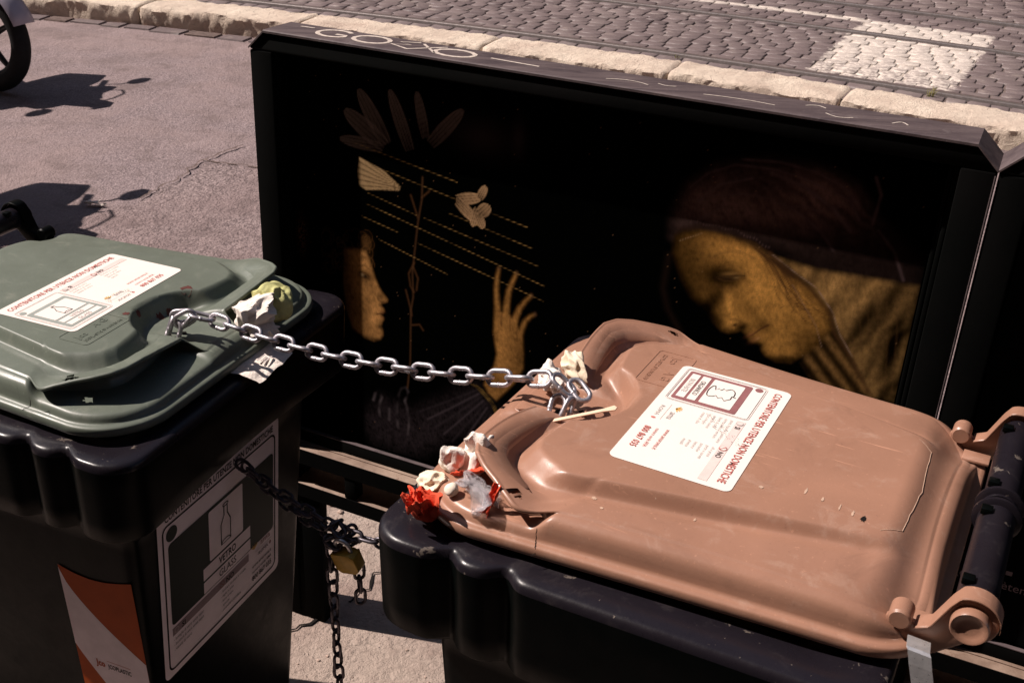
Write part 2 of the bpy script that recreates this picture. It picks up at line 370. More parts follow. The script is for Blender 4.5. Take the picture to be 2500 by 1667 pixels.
# cobbles: the nearest in view as stones of their own, the rest joined
def cobble_verts(t, wd, lt, lw, r):
    g = .0032; a0, a1, b0, b1 = t - lt / 2 + g, t + lt / 2 - g, wd - lw / 2 + g, wd + lw / 2 - g; h = .0022 * r.uniform(-1, 1)
    j = lambda s=.006: r.uniform(-s, s)
    vv = [(a0 + j(), b0 + j(), .10), (a1 + j(), b0 + j(), .10), (a1 + j(), b1 + j(), .10), (a0 + j(), b1 + j(), .10)]
    mid = [(x + (.002 if x < t else -.002), y + (.002 if y < wd else -.002), .1255 + h) for x, y, _ in vv]
    top = [(x + (.008 if x < t else -.008), y + (.008 if y < wd else -.008), .1290 + h + j(.002)) for x, y, _ in vv]
    tw = vv + mid + top
    return [PT(x, y) + (z,) for x, y, z in tw], [(x, y) for x, y, z in tw]
CF = [(0, 1, 5, 4), (1, 2, 6, 5), (2, 3, 7, 6), (3, 0, 4, 7), (4, 5, 9, 8), (5, 6, 10, 9), (6, 7, 11, 10), (7, 4, 8, 11), (8, 9, 10, 11)]
rails_w = [0, 1.5, 2.62, 4.1]
rr = random.Random(11); cob = []
for row in range(53):
    wd = -.10 + row * .118
    if any(abs(wd - q) < .085 for q in rails_w): lw = .06 if row else .1
    else: lw = .118
    if any(abs(wd - q) < .06 for q in rails_w): continue
    t = -6.2 + (row % 2) * .06 + rr.uniform(-.03, .03)
    while t < 6.0:
        lt = rr.uniform(.095, .16); cob.append((t + lt / 2, wd + rr.uniform(-.004, .004), lt, lw)); t += lt
def inview(x, y, z=.12):
    d = Vector((x, y, z - CH)); zz = d.dot(F); px, py = 1250 + 2763 * d.dot(CR) / zz, 833 - 2763 * d.dot(CU) / zz
    return -30 < px < 2530 and -20 < py < 420, zz, px, py
def hidden_by_panel(px, py): return 640 < px < 2420 and py > 60 + .135 * (px - 640)
seen = []; rest = []
for c in cob:
    x, y = PT(c[0], c[1]); ok, zz, px, py = inview(x, y)
    (seen if ok and not hidden_by_panel(px, py) and py > 2 else rest).append((zz, c))
seen.sort(key=lambda q: q[0]); rest += seen[300:]; seen = seen[:300]
def cobble_mesh(cs):
    V, UV, FF = [], [], []
    for c in cs:
        v, uv = cobble_verts(*c, rr); b = len(V); V += v; UV += uv; FF += [tuple(b + i for i in f) for f in CF]
    me = md('cobble', V, FF); l = me.uv_layers.new(name='UVMap'); idx = np.empty(len(me.loops), int); me.loops.foreach_get('vertex_index', idx)
    l.data.foreach_set('uv', np.array(UV)[idx].ravel()); me.polygons.foreach_set('use_smooth', [True] * len(me.polygons)); return me
for zz, c in seen: add('cobble', cobble_mesh([c]), M_cob, bed)
add('cobbles', cobble_mesh([c for zz, c in rest]), M_cob, bed, kind='stuff')
M_oldpaint = simple('worn_white_paint', (.42, .36, .31), .85, .3, 30)
mk_ = []
for (w0, w1) in ((.10, 1.43), (1.56, 2.06)):
    n_ = 10; v_ = [PT(1.72 + .78 * i / n_, w_) + (.1222,) for i in range(n_ + 1) for w_ in (w0, w1)]
    add('road_marking', md('road_marking', v_, [(2 * i, 2 * i + 2, 2 * i + 3, 2 * i + 1) for i in range(n_)]), M_oldpaint, bed)
def rail(wd, label, group):
    root = empty('tram_rail', PT(0, wd) + (.1,), label=label, cat='rail', group=group); o = Vector(root.location)
    def strip(name, sec, mat):
        v, f = [], []; tt = np.arange(-8, 8.01, .25); n = len(sec)
        for t in tt:
            for (dw, z) in sec: x, y = PT(t, wd + dw); v.append(Vector((x, y, z)) - o)
        for i in range(len(tt) - 1):
            for j in range(n - 1): f.append((i * n + j, (i + 1) * n + j, (i + 1) * n + j + 1, i * n + j + 1))
        auto(add(name, md(name, v, f), mat, root), 40)
    strip('rail_head', [(-.042, .09), (-.042, .142), (-.038, .147), (-.002, .148), (.002, .145), (.004, .11)], M_polish)
    strip('rail_groove', [(.003, .118), (.032, .118)], M_joint)
    strip('rail_lip', [(.031, .11), (.033, .140), (.050, .141), (.052, .09)], M_rail)
    return root
rail(0, 'grooved tram rail running right beside the pale kerb', None)
rail(1.5, 'grooved tram rail crossing the middle of the white painted patch', None)
rail(2.62, 'tram rail just beyond the white painted patch', None)
rail(4.1, 'farthest tram rail, at the top right corner of the street', None)
# weeds in the joints
def weed(x, y, z, n, h, label, seed):
    r = random.Random(seed); v, f = [], []
    for i in range(n):
        a = r.uniform(0, 6.28); l = h * r.uniform(.5, 1); b = len(v); wd = .0035; ox, oy = r.uniform(-.02, .02), r.uniform(-.02, .02)
        for k in range(4):
            u = k / 3; q = u * u * l * .6; p = Vector((ox + math.cos(a) * q, oy + math.sin(a) * q, l * u * (1 - .25 * u))); s = Vector((-math.sin(a), math.cos(a), 0)) * wd * (1 - u * .85)
            v += [p - s, p + s]
        f += [(b + 2 * k, b + 2 * k + 1, b + 2 * k + 3, b + 2 * k + 2) for k in range(3)]
    o = add('weed', md('weed', v, f), M_grass, None, label=label, cat='weed'); o.location = (x, y, z)
x, y = PT(2.42, -.09); weed(x, y, .12, 16, .09, 'dry grass tuft between the kerb and the nearest rail', 1)
x, y = PT(2.95, -.55); weed(x, y, .0, 22, .10, 'green weed at the kerb foot behind the black panel corner', 2)
x, y = PT(1.0, -.10); weed(x, y, .12, 9, .05, 'tiny dry weed at a kerb joint beside the rail', 3)

# ---------- unseen houses added along the street to block sky light and deepen the shade
M_plaster = simple('ochre_plaster', (.20, .13, .085), .9, .2, 1.5, bump=.2, bs=8)
M_shutter = simple('grey_green_shutter', (.05, .06, .05), .7, .2, 6)
def added_house(x0, x1, h, y0, depth, face, label):
    r = empty('added_house', (0, 0, 0), label=label, cat='added_house'); ang = R_(-24.2)
    r.location = (0, y0, 0); r.rotation_euler = (0, 0, ang)
    box('wall', (x0, x1, 0 if face > 0 else 0, 0, 0, 0) if False else (x0, x1, -depth if face > 0 else 0, 0 if face > 0 else depth, -.02, h), M_plaster, r)
    box('cornice', (x0 - .3, x1 + .3, -depth - .3 if face > 0 else -.4, .4 if face > 0 else depth + .3, h + .002, h + .5), M_plaster, r)
    x = x0 + 1.6
    while x < x1 - 1.5:
        for k in range(int((h - 2) // 3.6)):
            z = 1.2 + k * 3.6; y = .06 * face; w = box('window', (x, x + 1.1, min(0, y), max(0, y), z, z + 1.9), M_shutter, r, .01)
            box('sill', (x - .1, x + 1.2, min(0, y * 3), max(0, y * 3), z - .12, z - .002), M_plaster, w)
        x += 3.2
    return r
added_house(-36, 34, 19, -4.75, 9, 1, 'unseen tall ochre building added behind the camera to shade sky and pavement')
added_house(-34, 36, 20, 24, 9, -1, 'unseen tall ochre building added across the tram street to block sky light')

# ================================================================== STREET PANELS
PD = Vector((math.sin(R_(114.2)), math.cos(R_(114.2)), 0)); PB = Vector((-PD.y, PD.x, 0))   # along, and back (away from viewer)
FOOT = Vector((-.4504, 2.0053, 0))
AX = Matrix((PD, Vector((0, 0, 1)), PB)).transposed().to_4x4()       # (s, z, depth) -> world directions
REC = .0395                                                           # depth of the picture behind the frame front
def pbox(name, s0, s1, z0, z1, d0, d1, mat, parent, bev=.002):
    bm = bmesh.new(); box_bm(bm, s0, s1, z0, z1, d0, d1, bev=bev, M=AX); return auto(add(name, bm_mesh(name, bm), mat, parent), 40)
def panel(name, loc, label):
    root = empty(name, loc, label=label, cat='street panel')
    # frame: four front members, with cut top corners
    L, Rr, T, c = -.047, 1.213, 1.325, .032
    def pr(nm, poly, d0, d1, mat, bev=.003): return prism(nm, poly, d0, d1, mat, root, bev, AX)
    pr('frame_post', [(L, .02), (0, .02), (0, 1.287), (L, 1.287)], 0, .085, M_steel)
    pr('frame_post', [(1.165, .02), (Rr, .02), (Rr, 1.287), (1.165, 1.287)], 0, .085, M_steel)
    pr('frame_rail', [(L, 1.2872), (Rr, 1.2872), (Rr, T - c), (Rr - c, T - .002), (L + c, T - .002), (L, T - c)], .0012, .084, M_steel)
    # top cap: the worn lid sheet over the frame, following the cut corners
    cap = [(L - .0015, T - c), (L + c, T), (Rr - c, T), (Rr + .0015, T - c)]; v, f = [], []
    k = .004
    for d in (-.0015, .001, .084, .0895):
        dz = -.0015 if d in (-.0015, .0895) else 0
        v += [(a, b + dz, d) for a, b in cap]
    for i in range(3):
        for j in range(3): f.append((i * 4 + j, i * 4 + j + 1, (i + 1) * 4 + j + 1, (i + 1) * 4 + j))
    bm = bmesh.new(); vs = [bm.verts.new(AX @ Vector(p)) for p in v]
    for q in f: bm.faces.new([vs[i] for i in q])
    q = bmesh.ops.extrude_face_region(bm, geom=list(bm.faces)); bmesh.ops.translate(bm, vec=(0, 0, -.0035), verts=[g for g in q['geom'] if isinstance(g, bmesh.types.BMVert)])
    auto(add('top_cap', bm_mesh('top_cap', bm), M_top, root), 30)
    pbox('back_plate', L + .004, Rr - .004, .40, 1.286, .078, .0845, M_steel, root)
    pbox('sill', .0005, 1.1645, .432, .467, .0008, .077, M_rust, root, .004)
    pbox('sill_channel', .002, 1.163, .4672, .4695, .021, .0325, M_rust, root, .0006)
    pbox('sill_face', .0005, 1.1645, .4315, .4662, -.0012, .0006, M_steel, root, 0)
    pbox('lower_beam', .0005, 1.1645, .348, .38, .001, .077, M_rust, root, .004)
    pbox('lower_beam_face', .0005, 1.1645, .3475, .3792, -.0012, .0008, M_steel, root, 0)
    for s in (.128, .42, .73, 1.04): pbox('beam_post', s, s + .026, .3802, .4315, .0005, .03, M_steel, root, .001)
    pbox('foot_plate', -.0465, .062, .012, .3472, .004, .030, M_steel, root, .002)
    pbox('foot_plate', 1.104, 1.212, .012, .3472, .004, .030, M_steel, root, .002)
    # trims around the picture
    pbox('picture_trim', .0005, 1.1645, .4702, .4960, REC - .012, REC + .006, M_steel, root, .001)
    pbox('trim_lip', .0008, 1.1642, .4961, .4985, REC - .0125, REC - .004, M_top, root, .0006)
    pbox('picture_trim', 1.1485, 1.1555, .499, 1.286, REC - .007, REC + .008, M_steel, root, .002)
    pbox('picture_trim', 1.1565, 1.1645, .499, 1.286, REC - .016, REC + .008, M_steel, root, .002)
    pbox('edge_strip', Rr - .0022, Rr - .0004, .30, 1.283, -.0016, .0004, M_top, root, .0004)
    return root
# ---------- the picture: painted sheet, colours stored on a fine grid
def pic(root):
    S0, S1, Z0, Z1 = .004, 1.146, .500, 1.284; NU, NV = 560, 384
    S, Z = np.meshgrid(np.linspace(S0, S1, NU), np.linspace(Z0, Z1, NV)); C = np.zeros((NV, NU, 3)); C[:] = (.0011, .0013, .0011)
    r0 = np.random.RandomState(3); grain = r0.rand(NV, NU); g2 = (grain + np.roll(grain, 1, 0) + np.roll(grain, 1, 1) + np.roll(grain, 2, 0)) / 4
    def pdist(poly):
        P = np.array(poly); d = np.full(S.shape, 9.); ins = np.zeros(S.shape, bool)
        for i in range(len(P)):
            a, b = P[i - 1], P[i]; e = b - a; t_ = np.clip(((S - a[0]) * e[0] + (Z - a[1]) * e[1]) / max(e @ e, 1e-9), 0, 1)
            d = np.minimum(d, np.hypot(S - a[0] - t_ * e[0], Z - a[1] - t_ * e[1]))
            cnd = ((a[1] > Z) != (b[1] > Z)) & (S < (b[0] - a[0]) * (Z - a[1]) / (b[1] - a[1] + 1e-12) + a[0]); ins ^= cnd
        return np.where(ins, d, -d)
    def caps(pts, rad):
        d = np.full(S.shape, 9.); rad = rad if hasattr(rad, '__len__') else [rad] * len(pts)
        for i in range(len(pts) - 1):
            a, b = np.array(pts[i]), np.array(pts[i + 1]); e = b - a; t_ = np.clip(((S - a[0]) * e[0] + (Z - a[1]) * e[1]) / max(e @ e, 1e-9), 0, 1)
            d = np.minimum(d, np.hypot(S - a[0] - t_ * e[0], Z - a[1] - t_ * e[1]) - (rad[i] + (rad[i + 1] - rad[i]) * t_))
        return -d
    def put(mask, col):
        m = np.clip(mask, 0, 1)[..., None]; C[:] = C * (1 - m) + np.array(col) * m if not (isinstance(col, np.ndarray) and col.ndim == 3) else C * (1 - m) + col * m
    soft = lambda d, e=.003: sst(-e, e, d)
    def shade(base, k): return np.array(base)[None, None, :] * k[..., None]
    def blob(x, y, rx, ry, ang=0):
        c_, s_ = math.cos(ang), math.sin(ang); u = (S - x) * c_ + (Z - y) * s_; v = -(S - x) * s_ + (Z - y) * c_
        return np.exp(-((u / rx) ** 2 + (v / ry) ** 2))
    line = lambda pts, wd, e=.0012: soft(caps(pts, wd), e)
    def mn(n, sd):
        q = np.random.RandomState(sd).rand(NV // n + 3, NU // n + 3); yi, xi = np.arange(NV) / n, np.arange(NU) / n; y0, x0 = yi.astype(int), xi.astype(int); fy, fx = (yi - y0)[:, None], (xi - x0)[None]
        fy, fx = fy * fy * (3 - 2 * fy), fx * fx * (3 - 2 * fx)
        return (q[y0][:, x0] * (1 - fy) * (1 - fx) + q[y0 + 1][:, x0] * fy * (1 - fx) + q[y0][:, x0 + 1] * (1 - fy) * fx + q[y0 + 1][:, x0 + 1] * fy * fx) - .5
    m3, m7, m16, m40 = mn(3, 1), mn(7, 2), mn(16, 3), mn(40, 4); tex = .30 * (g2 - .5) * 1.6 + .26 * m3 + .16 * m7 + .12 * m16 + .10 * m40
    def paint(D, base, k, e): put(soft(D, e), np.array(base)[None, None, :] * (np.clip(k, .06, 1.3) ** 1.7 * np.clip(1 + 1.5 * tex, .2, 2))[..., None])
    # --- veil: thin dark cloth with lighter folds, fading into the ground
    veil = [(.756, 1.085), (.754, 1.125), (.774, 1.175), (.816, 1.212), (.893, 1.238), (.971, 1.238), (1.026, 1.22), (1.06, 1.18), (1.10, 1.15), (1.143, 1.125), (1.143, 1.06), (.99, 1.07), (.914, 1.10), (.80, 1.115)]
    Dv = pdist(veil); paint(Dv, (.17, .098, .085), .25 + .55 * blob(.98, 1.20, .09, .05) + .6 * blob(.87, 1.15, .10, .03) + .35 * sst(.9, .8, S) + .16 * np.sin((S * .75 + Z) * 190 + m16 * 9 + m40 * 9) * blob(.98, 1.19, .10, .05), .02)
    for ln, wd in (([(.774, 1.172), (.80, 1.2), (.842, 1.222), (.90, 1.225), (.948, 1.219), (1.0, 1.205), (1.024, 1.195), (1.040, 1.17)], .0010), ([(.851, 1.232), (.91, 1.238), (.965, 1.232), (1.012, 1.215), (1.036, 1.19)], .0010), ([(.812, 1.165), (.859, 1.177), (.90, 1.177), (.935, 1.169), (.96, 1.158), (.987, 1.14), (1.01, 1.115)], .0009), ([(.83, 1.166), (.832, 1.155), (.815, 1.138), (.79, 1.117)], .0009), ([(1.052, 1.24), (1.064, 1.215), (1.060, 1.168)], .0012), ([(.90, 1.218), (.95, 1.207), (1.0, 1.18), (1.03, 1.15)], .0026), ([(.935, 1.17), (.955, 1.176), (.98, 1.172)], .0008), ([(.79, 1.15), (.82, 1.185), (.87, 1.205)], .0016), ([(1.07, 1.16), (1.10, 1.13), (1.12, 1.09)], .0012)):
        put(line(ln, wd, .0035) * (.45 + .9 * np.clip(m7 + .3, 0, 1)), (.135, .085, .088))
    # --- shoulder cloth
    shoulder = [(.915, 1.085), (.988, 1.078), (1.143, 1.085), (1.146, .885), (1.108, .882), (1.058, .956), (1.022, 1.018), (.972, 1.06)]
    fold = .26 * np.sin((S - .42 * (Z - 1.)) * 120 + 1.2 + m40 * 4) + .14 * np.sin((S - .3 * Z) * 260 + m16 * 5)
    paint(pdist(shoulder), (.56, .31, .105), .70 + fold * .55 - .45 * blob(1.085, 1.0, .022, .06, -.3) - .35 * blob(1.125, .96, .012, .09) - .25 * sst(1.08, 1.145, S) + .15 * blob(1.03, 1.05, .03, .02), .007)
    for i in range(8): put(line([(1.005 + .016 * i, 1.07 - .002 * i), (1.03 + .014 * i, 1.0), (1.062 + .011 * i, .90)], .0006, .0022) * .45, (.13, .065, .025))
    neck = [(1.0, .955), (1.028, .985), (1.060, .955), (1.110, .886), (1.08, .88), (1.02, .885), (.995, .915)]
    paint(pdist(neck), (.30, .155, .05), .55 + .3 * np.sin((S + Z) * 190), .008)
    # --- right-hand face, bowed
    face = [(.757, 1.088), (.757, 1.056), (.776, 1.014), (.798, .984), (.828, .966), (.842, .949), (.856, .9385), (.868, .938), (.878, .9425), (.888, .949), (.899, .942), (.905, .9335), (.914, .931), (.924, .929), (.928, .920), (.936, .912), (.952, .907), (.976, .911), (1.014, .951), (1.03, .985), (1.018, 1.018), (.988, 1.043), (.948, 1.064), (.918, 1.086), (.888, 1.10), (.838, 1.106), (.798, 1.105), (.77, 1.10)]
    D = pdist(face); k = .80 
    k += .22 * blob(.915, 1.015, .045, .04) + .20 * blob(.872, 1.082, .04, .014) + .10 * blob(.955, .945, .03, .02)
    k -= .34 * sst(.850, .785, S + .35 * (Z - 1.03))                                             # far side of the face in half-tone
    k -= .22 * sst(.018, 0, D)                                                                    # contour turns away
    k -= .42 * blob(.838, .990, .013, .035, -.5) + .30 * blob(.836, 1.035, .020, .020) + .40 * blob(.857, 1.036, .030, .016, .3) + .20 * blob(.846, .958, .012, .010)
    k += .26 * blob(.862, .990, .0075, .034, .32) + .22 * blob(.871, .9525, .010, .008) + .12 * blob(.872, 1.056, .02, .006, .15)
    k -= .40 * blob(.889, .9535, .010, .006, .5) + .32 * blob(.918, .9255, .011, .006, .3) + .20 * blob(.925, .962, .014, .008, .8) + .30 * blob(.995, .958, .020, .03, -.8) + .28 * blob(.965, .912, .03, .008, .2)
    k += .14 * blob(.940, .922, .014, .009, .3)
    k = k - .10 * blob(.852, 1.036, .034, .020, .3) - .06 * blob(.80, 1.03, .03, .06) - .18 * blob(.90, .985, .05, .012, -.7) + .16 * blob(.895, 1.045, .03, .014, -.3)
    paint(D, (.74, .355, .082), np.clip(k, .05, 1.2) ** 1.25, .006)
    put(blob(.857, 1.0335, .0185, .0042, .30) * .7, (.075, .036, .014)); put(blob(.853, 1.0320, .0050, .0030) * .7, (.03, .016, .008)); put(blob(.858, 1.0410, .0150, .0042, .28) * .55, (.50, .26, .075)); put(blob(.868, 1.0365, .0050, .0018, .35) * .5, (.40, .25, .10))
    put(line([(.836, 1.0300), (.845, 1.0335), (.856, 1.0370), (.868, 1.0405), (.880, 1.0425)], .0011, .0016) * .8, (.06, .028, .011)); put(line([(.838, 1.046), (.85, 1.054), (.866, 1.0565), (.88, 1.053)], .0007, .002) * .55, (.16, .075, .025))
    put(line([(.839, 1.028), (.850, 1.0265), (.862, 1.029), (.872, 1.034)], .0006, .0018) * .6, (.17, .08, .028)); put(line([(.836, 1.018), (.85, 1.014), (.868, 1.02)], .0012, .005) * .3, (.2, .09, .03))
    put(line([(.824, 1.062), (.838, 1.073), (.856, 1.080), (.874, 1.081), (.890, 1.076)], .0012, .004) * .5, (.17, .08, .026))
    put(blob(.8765, .9535, .0050, .0026, .7) * .95, (.040, .018, .008)); put(line([(.868, .961), (.876, .9645), (.884, .962), (.8865, .955)], .0008, .0022) * .65, (.20, .085, .025))
    put(line([(.901, .9385), (.907, .9425), (.9115, .9475), (.917, .9545), (.924, .9615), (.931, .967)], .0011, .0014) * .9, (.10, .030, .014)); put(blob(.905, .944, .009, .0032, .75) * .5, (.40, .15, .055)); put(blob(.914, .9375, .0095, .0040, .75) * .55, (.48, .19, .07)); put(blob(.918, .9395, .004, .0015, .75) * .5, (.75, .42, .16))
    rh = random.Random(9)
    for i in range(34):
        u = rh.random(); x0, z0 = .888 + .045 * u, 1.094 - .02 * u; x1, z1 = x0 + rh.uniform(.03, .05), z0 - rh.uniform(.03, .05); x2, z2 = x1 + rh.uniform(.02, .04), z1 - rh.uniform(.025, .05); x3 = x2 + rh.uniform(-.01, .03)
        put(line([(x0, z0), (x0 + (x1 - x0) * .5, z0 + (z1 - z0) * .4), (x1, z1), (x1 + (x2 - x1) * .5 - .003, z1 + (z2 - z1) * .55), (x2, z2), (x3, z2 - rh.uniform(-.004, .012))], .00045, .0011) * rh.uniform(.3, .75), (.10, .042, .015))
    put(line([(.765, 1.098), (.80, 1.112), (.85, 1.110), (.90, 1.094), (.925, 1.080), (.955, 1.060)], .0045, .007) * .75, (.030, .015, .010))
    put(line([(.915, 1.09), (.95, 1.066), (.99, 1.042), (1.022, 1.012), (1.034, .98), (1.06, .952), (1.11, .885)], .0018, .005) * .7, (.11, .048, .02)); put(line([(.92, 1.088), (.956, 1.068), (.996, 1.048), (1.028, 1.012), (1.043, .98), (1.07, .945)], .0006, .0012) * (.5 + m3), (.50, .33, .26))
    put(line([(.958, 1.045), (.985, 1.01), (1.005, .985), (1.02, .95)], .0005, .001) * .5, (.45, .28, .2))
    for i in range(26): put(blob(.782 + i * .0052, 1.117 - max(0, i - 14) * .0016 + .002 * math.sin(i), .0012, .0022) * .45, (.20, .12, .115))
    for i in range(9): put(blob(.768 + i * .0042, 1.080 + i * .0024, .0012, .0012) * .7, (.45, .28, .14))
    put(line([(.752, 1.05), (.748, .99), (.760, .955), (.785, .92)], .003, .010) * .5, (.035, .018, .012))
    # --- left-hand profile
    prof = [(.112, .93), (.166, .932), (.1735, .915), (.180, .896), (.1855, .880), (.191, .868), (.199, .855), (.208, .846), (.2125, .8405), (.2115, .8355), (.205, .832), (.199, .8295), (.1985, .824), (.2035, .8195), (.205, .8145), (.2015, .8095), (.197, .8055), (.2015, .8015), (.203, .796), (.1995, .7895), (.1975, .781), (.2010, .772), (.2015, .761), (.195, .750), (.180, .743), (.160, .745), (.130, .757), (.114, .79), (.108, .85)]
    D = pdist(prof); k = .80 - .5 * sst(.150, .115, S) - .28 * blob(.150, .80, .02, .05) - .35 * blob(.1955, .8435, .006, .006) - .38 * blob(.163, .879, .020, .011) + .18 * blob(.182, .80, .014, .025) - .28 * blob(.193, .778, .010, .006) + .15 * blob(.188, .862, .006, .02, .4) - .25 * sst(.008, 0, D) - .25 * blob(.18, .748, .03, .006) + .12 * blob(.170, .905, .012, .012)
    paint(D, (.70, .34, .11), k, .0032)
    put(blob(.1605, .8775, .0090, .0050, -.25) * .85, (.055, .026, .012)); put(blob(.1555, .8795, .0036, .0030) * .8, (.46, .32, .17)); put(blob(.1635, .8775, .0026, .0032) * .9, (.015, .009, .006)); put(line([(.149, .883), (.157, .886), (.166, .8835), (.171, .879)], .0009, .0012) * .85, (.05, .022, .01)); put(line([(.147, .896), (.160, .9005), (.173, .894)], .0012, .0025) * .6, (.12, .05, .02)); put(line([(.152, .868), (.162, .865), (.169, .868)], .0006, .002) * .5, (.17, .075, .03))
    put(line([(.189, .842), (.1905, .836), (.196, .8325), (.203, .8335)], .0009, .0018) * .75, (.10, .04, .016)); put(line([(.187, .8035), (.194, .8065), (.202, .8075)], .0010, .0014) * .9, (.07, .022, .012)); put(blob(.1985, .8125, .0055, .0026) * .45, (.36, .12, .055)); put(blob(.1985, .7995, .0045, .0028) * .4, (.42, .16, .07))
    rh = random.Random(4)
    for i in range(70):
        u, v_ = rh.random(), rh.random(); x0, z0, a0, rr0 = .075 + .10 * u, .90 + .075 * v_ - .03 * (1 - u), rh.uniform(0, 6.3), rh.uniform(.005, .014)
        put(line([(x0 + rr0 * math.cos(a0 + q * .45), z0 + rr0 * 1.1 * math.sin(a0 + q * .45)) for q in range(8)], .0005, .0014) * rh.uniform(.25, .7), (.20, .088, .028) if u > .75 else (.07, .032, .014))
    put(blob(.166, .945, .010, .014) * .5, (.26, .12, .04))
    # --- hand, wrist and sleeve
    fg = [caps([(.4435, .957), (.4405, .938), (.440, .915), (.4425, .89), (.4455, .862)], [.0042, .0056, .0062, .0072, .0088]), caps([(.478, .955), (.4715, .938), (.4645, .918), (.462, .892), (.461, .862)], [.0044, .0056, .0064, .0074, .0088]), caps([(.509, .919), (.500, .908), (.488, .890), (.481, .870), (.477, .848)], [.0042, .0054, .0064, .0074, .0088]), caps([(.518, .885), (.509, .878), (.500, .866), (.4945, .850), (.490, .828)], [.0036, .0050, .0058, .0066, .0078])]
    palm = pdist([(.436, .872), (.450, .876), (.467, .876), (.486, .858), (.4985, .838), (.503, .800), (.5035, .768), (.492, .742), (.470, .71), (.450, .685), (.430, .697), (.421, .712), (.423, .730), (.440, .760), (.4445, .785), (.436, .828)])
    slv = [(.20, .62), (.273, .612), (.374, .689), (.404, .712), (.449, .672), (.423, .63), (.34, .56), (.28, .512), (.18, .510), (.15, .56)]
    put(soft(pdist(slv), .03), shade((.034, .025, .028), np.clip(.35 + 1.3 * tex + .5 * g2, 0, 2)))
    for i in range(9): put(line([(.408 + .0045 * i, .698 - .0065 * i), (.345 + .010 * i, .655 - .011 * i), (.285 + .018 * i, .615 - .012 * i)], .0008, .004) * (.25 + .5 * (i % 2)), (.11, .083, .095))
    for ln in ([(.177, .61), (.182, .626), (.19, .632), (.197, .622), (.193, .61), (.190, .595), (.192, .575)], [(.214, .575), (.2135, .588), (.214, .60)], [(.234, .562), (.232, .60), (.233, .63), (.243, .655), (.252, .660), (.257, .652), (.250, .628), (.255, .61), (.260, .59), (.257, .555)]): put(line(ln, .0014, .0045) * (.4 + m7), (.17, .135, .145))
    hd = np.maximum.reduce(fg + [palm]); k = .78 - .42 * sst(.006, 0, hd) + .16 * blob(.455, .80, .014, .06) - .25 * blob(.495, .79, .012, .05) - .2 * blob(.45, .72, .02, .02)
    paint(hd, (.66, .31, .085), k, .003)
    for ln in ([(.4535, .874), (.4525, .862), (.453, .845)], [(.4705, .872), (.470, .858), (.4715, .84)], [(.4855, .852), (.4845, .838), (.486, .822)]): put(line(ln, .0008, .0022) * .75, (.11, .045, .016))
    for (x_, z_) in ((.440, .921), (.4405, .895), (.466, .918), (.462, .893), (.490, .892), (.502, .868)): put(blob(x_, z_, .006, .0012) * .35, (.16, .07, .025))
    for (x_, z_) in ((.4440, .9575), (.4785, .9555), (.5095, .9195), (.5185, .885)): put(blob(x_, z_, .0030, .0042) * .6, (.12, .065, .045))
    for i in range(3): put(line([(.394 + .006 * i, .708), (.408 + .0055 * i, .702), (.418 + .005 * i, .694), (.430 + .0045 * i, .685), (.440 + .004 * i, .674), (.447 + .003 * i, .662), (.451 + .002 * i, .650)], .0008, .0012) * (.55 + m3), (.36, .21, .05))
    # --- lilies
    def petal(x0, z0, x1, z1, wd, col, amt):
        L_ = math.hypot(x1 - x0, z1 - z0); u = ((S - x0) * (x1 - x0) + (Z - z0) * (z1 - z0)) / L_ ** 2; v = (-(S - x0) * (z1 - z0) + (Z - z0) * (x1 - x0)) / L_
        h = wd * np.sqrt(np.clip(1 - (2 * np.clip(u, 0, 1) - .85) ** 2 / 1.35, 0, 1)) * (u > 0) * (u < 1); m = sst(-.001, .0015, h - np.abs(v)) * (h > 0)
        kk = .45 + .4 * g2 - .42 * np.cos(v / wd * 7) ** 10 + .45 * sst(.72, .97, np.abs(v) / (h + 1e-6)) + .3 * u - .25 * sst(.5, 0, u); put(m * amt, shade(col, np.clip(kk, .05, 2)))
    pw = (.42, .28, .235)
    for a in ((.212, 1.146, .155, 1.237, .016), (.209, 1.142, .124, 1.195, .018), (.199, 1.138, .113, 1.14, .012), (.26, 1.143, .219, 1.246, .013), (.292, 1.170, .273, 1.251, .010), (.301, 1.161, .364, 1.233, .013)): petal(*a, pw, .42)
    put(blob(.40, 1.19, .05, .03) * .35, (.10, .06, .06)); put(blob(.47, 1.20, .012, .03) * .3, (.10, .06, .06))
    tr = [(.154, 1.112), (.150, 1.082), (.153, 1.058), (.168, 1.052), (.200, 1.058), (.238, 1.064), (.241, 1.072), (.206, 1.096)]
    put(soft(pdist(tr), .0015), shade((.62, .40, .20), .70 + .4 * g2 - .50 * np.cos(np.arctan2(Z - 1.069, S - .245) * 26) ** 6))
    fl = (.66, .40, .21)
    petal(.355, 1.070, .405, 1.083, .011, fl, .95); petal(.400, 1.080, .412, 1.106, .008, fl, .95); petal(.356, 1.068, .400, 1.034, .011, fl, .95); petal(.398, 1.062, .388, 1.026, .009, fl, .95); petal(.402, 1.052, .420, 1.072, .012, fl, .8); petal(.398, 1.05, .41, 1.026, .009, fl, .9)
    put(line([(.286, 1.098), (.285, 1.057), (.277, 1.01), (.271, .956), (.266, .908), (.268, .86), (.263, .83), (.262, .72), (.256, .66)], .0016, .002) * .6, (.14, .065, .03))
    for ln in ([(.270, .93), (.258, .905), (.262, .88), (.27, .87)], [(.268, .92), (.278, .90), (.275, .875)], [(.252, .87), (.262, .835), (.265, .82)], [(.285, 1.06), (.30, 1.075)], [(.277, 1.02), (.262, 1.06)], [(.266, .80), (.282, .805), (.29, .795)]): put(line(ln, .0016, .0022) * .55, (.16, .07, .03))
